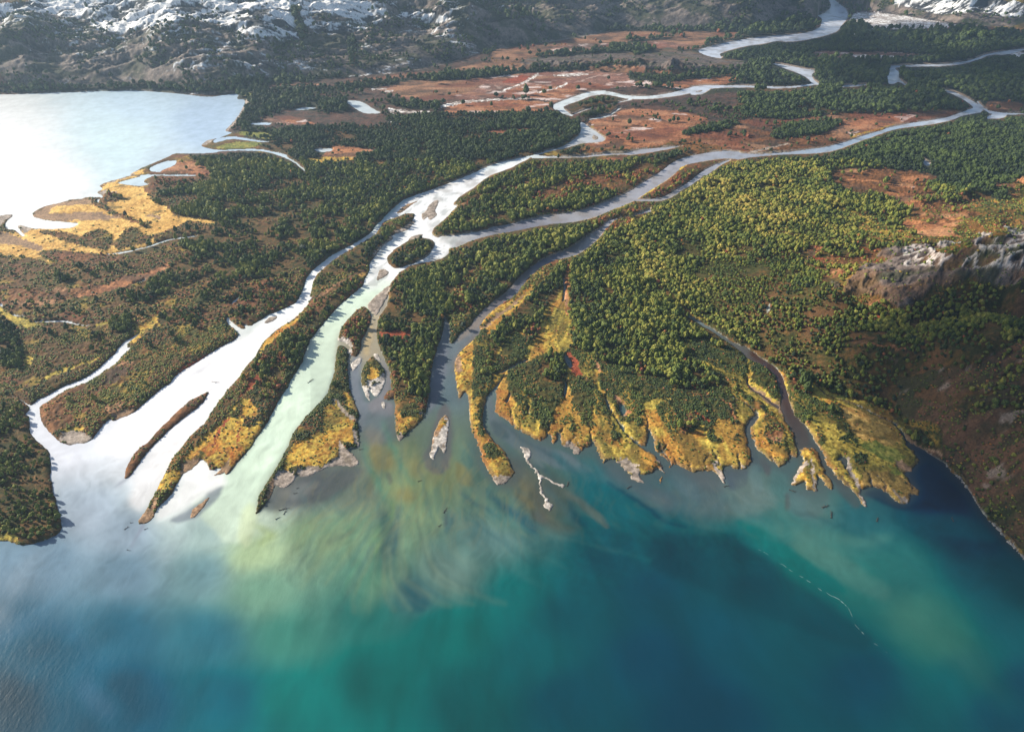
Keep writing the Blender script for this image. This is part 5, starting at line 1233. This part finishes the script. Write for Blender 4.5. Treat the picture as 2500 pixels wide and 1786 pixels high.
def place(y0, y1, sp, scale):
    p = scatter(y0, y1, sp); X = p[:, 0]; Y = p[:, 1]
    K = sample_n(Kc, X, Y); z = sample_grid(ZNM, X, Y); b = sample_grid(B1, X, Y)
    d = TD[K] * (b > .9)
    cl = fbm(X, Y, 26, 3, 201); c2 = fbm(X, Y, 70, 3, 202)
    d = np.where(incls(K, 'wood'), d * sstep(-.35, .25, cl), d)
    d = np.where(incls(K, 'heath', 'sparse', 'brown', 'bog'), d * np.where(cl > .25, 4, .5), d)
    d = np.where(incls(K, 'forest', 'olive'), d * sstep(-.65, -.2, cl) * sstep(-.8, -.25, c2 + .3 * cl), d)
    d = np.where(incls(K, 'mtn', 'farheath', 'hillmix', 'farbrown'), d * sstep(-.1, .3, c2) * 2, d)
    d = np.where(incls(K, 'forest', 'olive') & (z > 12) & (X > 380), d * sstep(-.5, .1, cl), d)
    d = np.where(incls(K, 'forest', 'wood') & (X < -250) & (Y < 1250), d * sstep(-.45, .15, cl + .35 * c2), d)
    k = rng.random(len(X)) < d
    X, Y, z, K, cl, c2 = X[k], Y[k], z[k], K[k], cl[k], c2[k]
    n = len(X); tint = np.clip(.30 + .26 * c2 + .13 * rng.standard_normal(n), 0, .5)
    ol = incls(K, 'olive'); tint = np.where(ol, np.clip(.39 + .36 * c2 + .12 * rng.standard_normal(n), .12, .70), tint)
    tint = np.where(incls(K, 'farforest', 'farheath', 'mtn', 'snow', 'farbrown') | (Y > 1500), tint * .35, tint)
    aut = (incls(K, 'wood') & (rng.random(n) < .42 + .5 * c2)) | (incls(K, 'forest', 'olive', 'heath', 'sparse') & (rng.random(n) < .012)) | (incls(K, 'brown', 'sparse', 'farbrown') & (rng.random(n) < .3))
    tint = np.where(aut, np.clip(.87 + .06 * rng.standard_normal(n), .70, 1), tint)
    s = scale * np.clip(np.exp(rng.normal(-.14, .26, n)), .42, 1.5) * np.where(aut, .68, 1.) * np.where(incls(K, 'mtn', 'farheath', 'hillmix', 'rock', 'snow'), .7, 1.)
    s *= np.where(incls(K, 'wood'), .85, 1.) * (1 + .22 * cl + .35 * c2)
    s *= np.where(poly_dist(X, Y, PFOOT) > 0, .62, 1.)
    kind = np.where(aut, 6 + rng.integers(0, 2, n), rng.integers(0, 6, n))
    far = (Y > 1500) & ~aut; kind = np.where(far & (rng.random(n) < .5), 0, kind)
    kind = np.where(ol & ~aut, np.where(rng.random(n) < .8, rng.choice([0, 3], n), kind), kind)
    s = np.where((X > 150) & (z > 3), s * .76, s)
    s = np.where(incls(K, 'olive'), s * .86, s)
    ht = np.choose(kind, [9.0, 9.8, 11.2, 9.0, 11.2, 9.8, 9.0, 9.8]) * s
    ok = np.ones(n, bool)                                   # a crown never hangs over the open channels behind it
    for f, du_ in ((.3, 0), (.6, -.8), (.6, .8), (.9, 0), (1.08, 0)):
        pu, pv_ = project(X + du_ * 2.6 * s, Y, z + ht * f); ok &= (lookn(cls, pu, pv_) != 0) | (z > 20)
    return np.stack([X, Y, z, s, tint, kind, K], 1)[ok]
parts = [place(230, 1000, 4.4, .86), place(1000, 1900, 5.6, 1.0), place(1900, 2900, 11., 1.7), place(2900, 4400, 17., 2.5)]
T = np.concatenate(parts)
# single trees standing in the open marsh
LONE = []
for tile, lst in (('E', '650,850,1.5 1010,835,1.1 500,920,1.1 535,930,.9 540,1330,1.1 780,1105,1 590,1190,.9 515,1195,.8 415,1235,.9 1120,1085,1.1 1155,1110,1.1 1290,1230,.9 1410,1435,1 1375,1380,.9 1210,1470,.9 1110,1205,1 1560,1310,1.2 1500,545,1.5 1400,555,1.2 1570,540,1.2 420,1370,1.1 370,1350,.9 310,1190,.8 110,900,.8'),
                  ('C', '800,885,1.3 1440,975,1.6 1410,985,1.2 1475,975,1.3 1090,1098,1.1 1115,1133,.9 1220,1022,.9 960,970,1.1 1300,955,1.1 1330,962,1 1890,1080,1.2 1560,975,1.1'), ('L', '520,320,2.2 560,300,1.8 545,360,1.6')):
    for q in lst.split():
        x, y, s = map(float, q.split(',')); X, Y = ground(TILE[tile][0] + x / Q, TILE[tile][1] + y / Q)
        LONE.append((X, Y, float(sample_grid(ZNM, np.array([X]), np.array([Y]))[0]), s, .12, random.choice([2, 4, 0, 1])))
# ---- the nearest ones as single trees, the rest as one wood
def pix(A):
    u, v = project(A[:, 0], A[:, 1], A[:, 2] + 4); dep = A[:, 1] * CP + (CAM_H - A[:, 2]) * SP
    return u, v, A[:, 3] / dep
u, v, sz = pix(T)
inframe = (u > 6) & (u < 2494) & (v > 5) & (v < 1780)
isaut = T[:, 5] >= 6
def region(u, v):
    if u < 170 and v > 960: return 'on the wooded headland at the left edge'
    if u > 1850 and v > 500: return 'on the dark hillside at the right edge'
    if u < 560: return 'on the shrubby marsh left of the white channels'
    if u < 800 and v > 700: return 'on the long island between the white channels'
    if u < 1130: return 'in the wood beside the grey channels'
    if v > 850: return 'at the edge of the wood behind the golden marsh front'
    return 'in the broad wood right of the grey channels'
def make_tree(name, crown, X, Y, z, s, tint, rot, label, cat, group):
    r = bpy.data.objects.new(name, None); COL.objects.link(r); r.location = (X, Y, z); r.rotation_euler = (0, 0, rot); r.scale = (s, s, s)
    r.empty_display_size = 1
    tag(r, label, cat, group)
    c = bpy.data.objects.new('crown', crown); COL.objects.link(c); c.parent = r; c['tint'] = float(tint)
    t = bpy.data.objects.new('trunk', TRUNK); COL.objects.link(t); t.parent = r
    return c
GREF = {}
for (X, Y, z, s, tint, kind) in LONE:
    uu_, vv_ = project(X, Y, z)
    c = make_tree('evergreen_tree', GREEN[kind], X, Y, z, s * 1.1, tint, random.random() * 6, 'single dark evergreen tree alone %s' % ('in the orange meadow' if uu_ > 1200 and vv_ < 500 else ('on dark scrub beside the golden marsh' if uu_ > 1800 else 'in the open marsh at the left')), 'tree', 'lone evergreens in the open marsh')
    GREF.setdefault(kind, c)
used = np.zeros(len(T), bool)
for isa, nm, grp, cat, base in ((False, 'evergreen_tree', 'evergreen trees', 'tree', 'dark green evergreen tree'), (True, 'autumn_tree', 'rust coloured autumn trees', 'tree', 'small rust coloured autumn tree')):
    idx = np.nonzero(inframe & (isaut == isa))[0]; idx = idx[np.argsort(-sz[idx])][:300 if isa else 300 - len(LONE)]
    used[idx] = True
    for i in idx:
        X, Y, z, s, tint, kind, _ = T[i]; k = int(kind)
        rg = region(u[i], v[i])
        c = make_tree(nm, GREEN[k] if k < 6 else AUT[k - 6], X, Y, z, s, tint, random.random() * 6, base + ' ' + rg, cat, grp + ' ' + rg)
        GREF.setdefault(k, c)
print('trees', len(T))
def instancer(name, A, refs, label, cat, tilt=.06):
    """one mesh of points; geometry nodes stand a copy of the matching crown on each"""
    me = bpy.data.meshes.new(name); me.vertices.add(len(A)); me.vertices.foreach_set('co', np.ascontiguousarray(A[:, :3], np.float32).ravel())
    for nm, col in (('tint', 4), ('size', 3)):
        at = me.attributes.new(nm, 'FLOAT', 'POINT'); at.data.foreach_set('value', A[:, col].astype(np.float32))
    at = me.attributes.new('sort', 'INT', 'POINT'); at.data.foreach_set('value', A[:, 5].astype(np.int32))
    o = bpy.data.objects.new(name, me); COL.objects.link(o); tag(o, label, cat, None, 'stuff')
    g = bpy.data.node_groups.new(name, 'GeometryNodeTree')
    g.interface.new_socket('Geometry', in_out='INPUT', socket_type='NodeSocketGeometry'); g.interface.new_socket('Geometry', in_out='OUTPUT', socket_type='NodeSocketGeometry')
    gi = g.nodes.new('NodeGroupInput'); go = g.nodes.new('NodeGroupOutput'); j = g.nodes.new('GeometryNodeJoinGeometry')
    def attr(n, t):
        a = g.nodes.new('GeometryNodeInputNamedAttribute'); a.data_type = t; a.inputs[0].default_value = n; return a.outputs[0]
    size = attr('size', 'FLOAT'); srt = attr('sort', 'INT')
    rv = g.nodes.new('FunctionNodeRandomValue'); rv.data_type = 'FLOAT_VECTOR'; rv.inputs[0].default_value = (-tilt, -tilt, 0); rv.inputs[1].default_value = (tilt, tilt, 6.283)
    for k, ref in refs.items():
        cp = g.nodes.new('FunctionNodeCompare'); cp.data_type = 'INT'; cp.operation = 'EQUAL'; g.links.new(srt, cp.inputs[2]); cp.inputs[3].default_value = k
        oi = g.nodes.new('GeometryNodeObjectInfo'); oi.transform_space = 'ORIGINAL'; oi.inputs[0].default_value = ref
        ip = g.nodes.new('GeometryNodeInstanceOnPoints')
        g.links.new(gi.outputs[0], ip.inputs['Points']); g.links.new(cp.outputs[0], ip.inputs['Selection']); g.links.new(oi.outputs['Geometry'], ip.inputs['Instance'])
        g.links.new(rv.outputs[0], ip.inputs['Rotation']); g.links.new(size, ip.inputs['Scale'])
        g.links.new(ip.outputs[0], j.inputs[0])
    g.links.new(j.outputs[0], go.inputs[0])
    md = o.modifiers.new('scatter', 'NODES'); md.node_group = g
    return o
rest = T[~used & (T[:, 5] < 6)]; restA = T[~used & (T[:, 5] >= 6)]
for k in range(6):
    if k not in GREF: rest[rest[:, 5] == k, 5] = list(GREF)[0]
instancer('evergreen_forest', rest, {k: r for k, r in GREF.items() if k < 6}, 'dense evergreen forest covering the delta flats and slopes', 'forest')
instancer('autumn_thicket', restA, {k: r for k, r in GREF.items() if k >= 6}, 'rust and orange deciduous thickets scattered through the evergreen woods', 'thicket')

# ---- low scrub on the heath: far too many to count
def shrub_mesh(name, seed):
    v, f = IC1; v = v.copy(); v *= (1 + .5 * fbm(v[:, 0] * 3 + v[:, 2] * 2, v[:, 1] * 3 + seed, .7, 3, seed))[:, None]
    v = v * [1.15, 1.15, .75] + [0, 0, .3]
    me = bpy.data.meshes.new(name); me.from_pydata(v.tolist(), [], f.tolist()); me.materials.append(LEAF); me.update(); return me
SH = []
for k in range(2):
    o = bpy.data.objects.new('shrub', shrub_mesh('shrub', 31 + k)); COL.objects.link(o); SH.append(o)
def scrub_pts(y0, y1, sp, sc):
    p = scatter(y0, y1, sp); X = p[:, 0]; Y = p[:, 1]
    K = sample_n(Kc, X, Y); z = sample_grid(ZG, X, Y); b = sample_grid(B1, X, Y); b2_ = sample_grid(B2, X, Y)
    t = dens_table(heath=.75, sparse=.6, wood=.6, brown=.25, hillmix=.5, gold=.10, ygrass=.10, bog=.06, straw=.03, rock=.10, farheath=.3, mtn=.2)
    n1_ = fbm(X, Y, 14, 3, 221); c2 = fbm(X, Y, 60, 3, 222)
    d = t[K] * (b > .9) * sstep(-.5, .1, n1_)
    k = rng.random(len(X)) < d; X, Y, z, K, c2 = X[k], Y[k], z[k], K[k], c2[k]; n = len(X)
    tint = np.clip(.26 + .25 * c2 + .12 * rng.standard_normal(n), 0, .62)
    pu, pv_ = project(X, Y, z); dk = (pu > 620) & (pv_ > 800) & incls(K, 'heath'); tint = np.where(dk, tint * .55, tint)
    tint = np.where(rng.random(n) < np.where(dk, .03, .10), .72 + .2 * rng.random(n), tint)
    return np.stack([X, Y, z, sc * rng.uniform(.6, 1.25, n), tint, rng.integers(0, 2, n)], 1)
S1 = np.concatenate([scrub_pts(230, 800, 2.1, .9), scrub_pts(800, 1300, 4.2, 1.4)])
print('scrub', len(S1))
for k, o in enumerate(SH):
    X, Y, z = S1[k * 50, :3]; o.location = (X, Y, z); o['tint'] = .2
    uq, vq = project(X, Y, z)
    tag(o, ['single low round green shrub at the near edge of the marsh', 'single low green shrub on the marsh near the water'][k], 'shrub', 'low shrubs')
instancer('low_scrub', S1, {0: SH[0], 1: SH[1]}, 'low olive green scrub covering the marshy ground between the channels', 'scrub', .2)

# ------------------------------------------------------------------ driftwood stranded in the shallows
WOOD, _t, _p = new_mat('weathered_wood'); _p.inputs['Roughness'].default_value = .85
_n = N(_t, 'ShaderNodeTexNoise', _Scale=1.5); _r = N(_t, 'ShaderNodeValToRGB'); _r.color_ramp.elements[0].color = (.02, .017, .015, 1); _r.color_ramp.elements[1].color = (.09, .075, .06, 1)
_t.links.new(_n.outputs[0], _r.inputs[0]); _t.links.new(_r.outputs[0], _p.inputs['Base Color'])
def driftwood(tile, x, y, length, ang, nb, label, root=True):
    X, Y = ground(TILE[tile][0] + x / Q, TILE[tile][1] + y / Q)
    r = random.Random(int(x * 7 + y)); V = []; F = []
    def tube(pts, n=7):
        s = len(V)
        for i, (p, R) in enumerate(pts):
            q = pts[min(i + 1, len(pts) - 1)][0]; o_ = pts[max(i - 1, 0)][0]; d = (q - o_).normalized(); a = d.orthogonal().normalized(); b = d.cross(a)
            for k in range(n): V.append(tuple(p + (a * math.cos(k * 6.283 / n) + b * math.sin(k * 6.283 / n)) * R))
        for j in range(len(pts) - 1):
            for k in range(n): F.append((s + j * n + k, s + j * n + (k + 1) % n, s + (j + 1) * n + (k + 1) % n, s + (j + 1) * n + k))
        F.append(tuple(s + k for k in range(n))[::-1]); F.append(tuple(s + (len(pts) - 1) * n + k for k in range(n)))
    R0 = length * .035 + .12
    axis = [(Vector((-length / 2 + length * k / 6, r.uniform(-.04, .04) * length, .15 + r.uniform(-.05, .15) + .03 * length * k / 6)), R0 * (1 - .11 * k)) for k in range(7)]
    tube(axis)
    for k in range(nb):
        i = r.randint(2, 6); p = axis[i][0]; s = r.choice((-1, 1)); L_ = length * r.uniform(.2, .42)
        a = r.uniform(.4, 1.1) * s; e = p + Vector((math.cos(a) * L_, math.sin(a) * L_, r.uniform(.05, .35) * L_))
        m_ = (p + e) / 2 + Vector((0, s * L_ * .08, L_ * .06)); tube([(p, R0 * .5), (m_, R0 * .35), (e, R0 * .14)], 5)
    if root:
        for k in range(6):
            a = k * 1.05; p = axis[0][0]; e = p + Vector((-R0 * 1.5, math.cos(a) * R0 * 3.2, math.sin(a) * R0 * 3)); tube([(p, R0 * .6), (e, R0 * .2)], 5)
    me = bpy.data.meshes.new('driftwood'); me.from_pydata(V, [], F); me.materials.append(WOOD); me.update()
    o = bpy.data.objects.new('driftwood', me); COL.objects.link(o); o.location = (X, Y, 0); o.rotation_euler = (0, 0, math.radians(ang)); tag(o, label, 'driftwood', 'driftwood logs stranded in the shallows')
for a in [('J', 512, 260, 8, 60, 7, 'dark branching dead tree stranded in mid channel of the milky green river'),
          ('I', 1695, 267, 5, -20, 3, 'dark snag at the upstream tip of the long narrow brown bar'), ('I', 1722, 270, 4, 10, 3, 'second dark snag just behind the upstream tip of the brown bar'),
          ('J', 300, 1275, 8, 20, 9, 'large tangled dark root mass in the shallows below the fan-shaped island'), ('J', 310, 1300, 5, 80, 5, 'dark log leaning beside the large tangled root mass'),
          ('J', 258, 1345, 5, 35, 2, 'thin pale log in the shallows just outside the tangled root mass'), ('J', 1380, 1050, 4, 30, 3, 'small dark snag in the green shallows between two golden points'),
          ('J', 1580, 1285, 6, 70, 5, 'pale forked driftwood in open milky water below the ribbed sandbar'), ('J', 1540, 1402, 3.5, 50, 3, 'small driftwood piece farther out below the forked driftwood'),
          ('J', 395, 1148, 3.5, 10, 3, 'small snag on the grey mudflat below the fan-shaped island'), ('J', 412, 1107, 2.5, 40, 2, 'tiny snag close to the pale mud shore of the fan-shaped island'),
          ('J', 915, 800, 4, 10, 3, 'dark snag at the right corner of the fan-shaped island'), ('I', 1003, 1424, 4, 60, 5, 'dark snag left of the pointed tip of the long wooded island'),
          ('I', 1160, 1430, 3, 30, 3, 'small dark snag off the pointed tip of the long wooded island'), ('I', 1045, 1382, 2.5, 0, 2, 'tiny dark snag left of the island tip'),
          ('I', 1020, 1600, 3, -20, 3, 'lone dark snag far out in the pale water below the island tip'), ('K', 605, 1075, 6, 70, 5, 'dark branching snag beside the right tail of the hooked sandbar'),
          ('K', 1092, 1100, 6, 35, 2, 'thin dark log lying in the grey shallows off the golden marsh'), ('K', 1860, 1092, 5, 20, 3, 'dark log at the tip of the small white sand spit'),
          ('L', 700, 1252, 8, 20, 5, 'long sunken log in blue-green water off the claw-shaped island'), ('L', 745, 1320, 8, 70, 6, 'branching sunken tree below the long sunken log'),
          ('L', 440, 1130, 6, -30, 4, 'pale log stranded by the left claw of the claw-shaped island'), ('L', 1108, 1355, 6, 60, 4, 'curved sunken branch in open water below the golden marsh tip'),
          ('L', 1705, 1355, 5, 80, 5, 'lone dark snag in the deep blue water near the rocky right shore'), ('L', 945, 1035, 5, -60, 6, 'dark driftwood pile on the sand strip in the golden marsh'),
          ('E', 1935, 0, 0, 0, 0, '')]:
    if a[3] > 0: driftwood(*a)
# ------------------------------------------------------------------ pale boulders along the right shore
ROCK, _t, _p = new_mat('pale_rock'); _p.inputs['Roughness'].default_value = .85
_n = N(_t, 'ShaderNodeTexNoise', _Scale=.8, _Detail=5.0); _r = N(_t, 'ShaderNodeValToRGB'); _r.color_ramp.elements[0].color = (.12, .11, .10, 1); _r.color_ramp.elements[1].color = (.45, .43, .41, 1)
_t.links.new(_n.outputs[0], _r.inputs[0]); _t.links.new(_r.outputs[0], _p.inputs['Base Color'])
RM = []
for k in range(4):
    v_, f_ = IC1; v_ = v_.copy(); rr_ = np.random.default_rng(50 + k)
    for q in range(7):
        n_ = rr_.standard_normal(3); n_ /= np.linalg.norm(n_); dd = v_ @ n_ - rr_.uniform(.45, .8); v_ -= np.maximum(dd, 0)[:, None] * n_
    v_ *= (1 + .12 * rr_.standard_normal(len(v_)) * .4)[:, None]
    me = bpy.data.meshes.new('boulder'); me.from_pydata((v_ * [1.3, 1, .8]).tolist(), [], f_.tolist()); me.materials.append(ROCK); me.update(); RM.append(me)
shore = parse_pts('L 1590,840 1640,885 1700,960 1770,1030 1800,1080 1880,1140 1905,1220 1950,1290 2000,1360 2060,1420 2120,1500 2200,1580 2240,1624 2330,1720'.split())
sl_ = np.concatenate([[0], np.cumsum(np.hypot(*np.diff(shore, axis=0).T))])
for k in range(150):
    s_ = random.random() * sl_[-1]; uu_ = np.interp(s_, sl_, shore[:, 0]) + random.gauss(0, 1.8); vv_ = np.interp(s_, sl_, shore[:, 1]) + random.gauss(0, 1.8)
    X, Y = ground(uu_, vv_); o = bpy.data.objects.new('boulder', random.choice(RM)); COL.objects.link(o)
    q = random.uniform(.6, 1.7); o.scale = (q, q, q); o.location = (X, Y, .15 * q); o.rotation_euler = (random.random(), random.random(), random.random() * 6)
    tag(o, 'pale grey boulder at the waterline of the dark wooded right shore', 'boulder', 'pale boulders along the right shore')
# ------------------------------------------------------------------ foam line where two currents meet
FOAM, _t, _p = new_mat('foam'); _p.inputs['Base Color'].default_value = (.22, .34, .36, 1); _p.inputs['Roughness'].default_value = .6
fl = chaikin(chaikin(parse_pts('Z 1850,1340,.5 1872,1350,1 1900,1372,1.6 1930,1392,1.6 1965,1412,1.8 2000,1438,1.4 2045,1460,2 2058,1470,2.6 2072,1482,1.2 2085,1520,.4 2105,1545,1.2 2130,1565,.9 2165,1592,.4'.split()), False), False)
V = []; F = []
for k, (uu_, vv_, ww_) in enumerate(fl):
    X, Y = ground(uu_, vv_); j = random.gauss(0, .25); wd = ww_ * .09 * random.uniform(.3, 1.2)
    for a in range(5): V.append((X + (a - 2) / 2 * wd * .6 + j, Y + (a - 2) / 2 * wd + j, .03 + .05 * (2 - abs(a - 2))))
    if k and random.random() < (.6 if uu_ < 2078 else .3):
        for a in range(4): F.append(((k - 1) * 5 + a, k * 5 + a, k * 5 + a + 1, (k - 1) * 5 + a + 1))
me = bpy.data.meshes.new('foam'); me.from_pydata(V, [], F); me.materials.append(FOAM); me.update(); o = bpy.data.objects.new('foam', me); COL.objects.link(o)
tag(o, 'thin white line of foam drifting on the deep teal water at the right', 'foam', None, 'stuff')
# ------------------------------------------------------------------ unseen clouds added toward the sun to shade the right slope and far valley
CL, _t, _p = new_mat('shade_cloud'); _p.inputs['Base Color'].default_value = (.9, .9, .92, 1); _p.inputs['Roughness'].default_value = 1; _p.inputs['Alpha'].default_value = CLA
def shade_cloud(cx, cy, rx_, ry_, n, label, seed, hz=1500.):
    off = hz / math.tan(SUN_EL); ox, oy = -math.sin(SUN_AZ) * off, math.cos(SUN_AZ) * off
    r = np.random.default_rng(seed); V = []; F = []; b_ = 0; v0, f0 = IC1
    for k in range(n):
        a = r.uniform(0, 6.283); q = r.uniform(0, 1) ** .6; s = r.uniform(90, 190)
        v = v0 * (1 + .4 * fbm(v0[:, 0] * 2 + k, v0[:, 1] * 2 + v0[:, 2], .8, 2, seed))[:, None] * [s, s, s * .22]
        V.append(v + [cx + ox + math.cos(a) * q * rx_, cy + oy + math.sin(a) * q * ry_, hz + r.uniform(-25, 25)]); F.append(f0 + b_); b_ += len(v0)
    me = bpy.data.meshes.new('shade_cloud'); me.from_pydata(np.concatenate(V).tolist(), [], np.concatenate(F).tolist()); me.materials.append(CL); me.update()
    o = bpy.data.objects.new('shade_cloud', me); COL.objects.link(o); tag(o, label, 'shade_cloud', None, 'structure')
shade_cloud(850, 500, 290, 150, 30, 'unseen grey cloudbank added to shade the right hillside', 5)
shade_cloud(690, 470, 160, 150, 12, 'small unseen grey cloudlet added to shade the lower right slope', 8)
shade_cloud(1950, 2450, 1000, 900, 130, 'broad unseen cloudbank added to shade the far right valley', 6)
# ------------------------------------------------------------------ haze
HZ = bpy.data.materials.new('haze'); HZ.use_nodes = True; t_ = HZ.node_tree; t_.nodes.remove(t_.nodes['Principled BSDF'])
pv = t_.nodes.new('ShaderNodeVolumePrincipled'); pv.inputs['Color'].default_value = (.50, .72, 1, 1); pv.inputs['Density'].default_value = HAZE; pv.inputs['Anisotropy'].default_value = .2
t_.links.new(pv.outputs[0], t_.nodes['Material Output'].inputs['Volume'])
zt = max(float(ZG.max()) + 25, 520.)
x0, x1, y0, y1, z0, z1 = -9000, 9000, -400, 9200, -6, zt
me = bpy.data.meshes.new('haze'); me.from_pydata([(x, y, z) for z in (z0, z1) for y in (y0, y1) for x in (x0, x1)], [], [(0, 2, 3, 1), (4, 5, 7, 6), (0, 1, 5, 4), (2, 6, 7, 3), (0, 4, 6, 2), (1, 3, 7, 5)]); me.materials.append(HZ); me.update()
o = bpy.data.objects.new('haze', me); COL.objects.link(o); tag(o, 'thin blue haze lying over the far mountains and valley', 'haze', None, 'stuff')
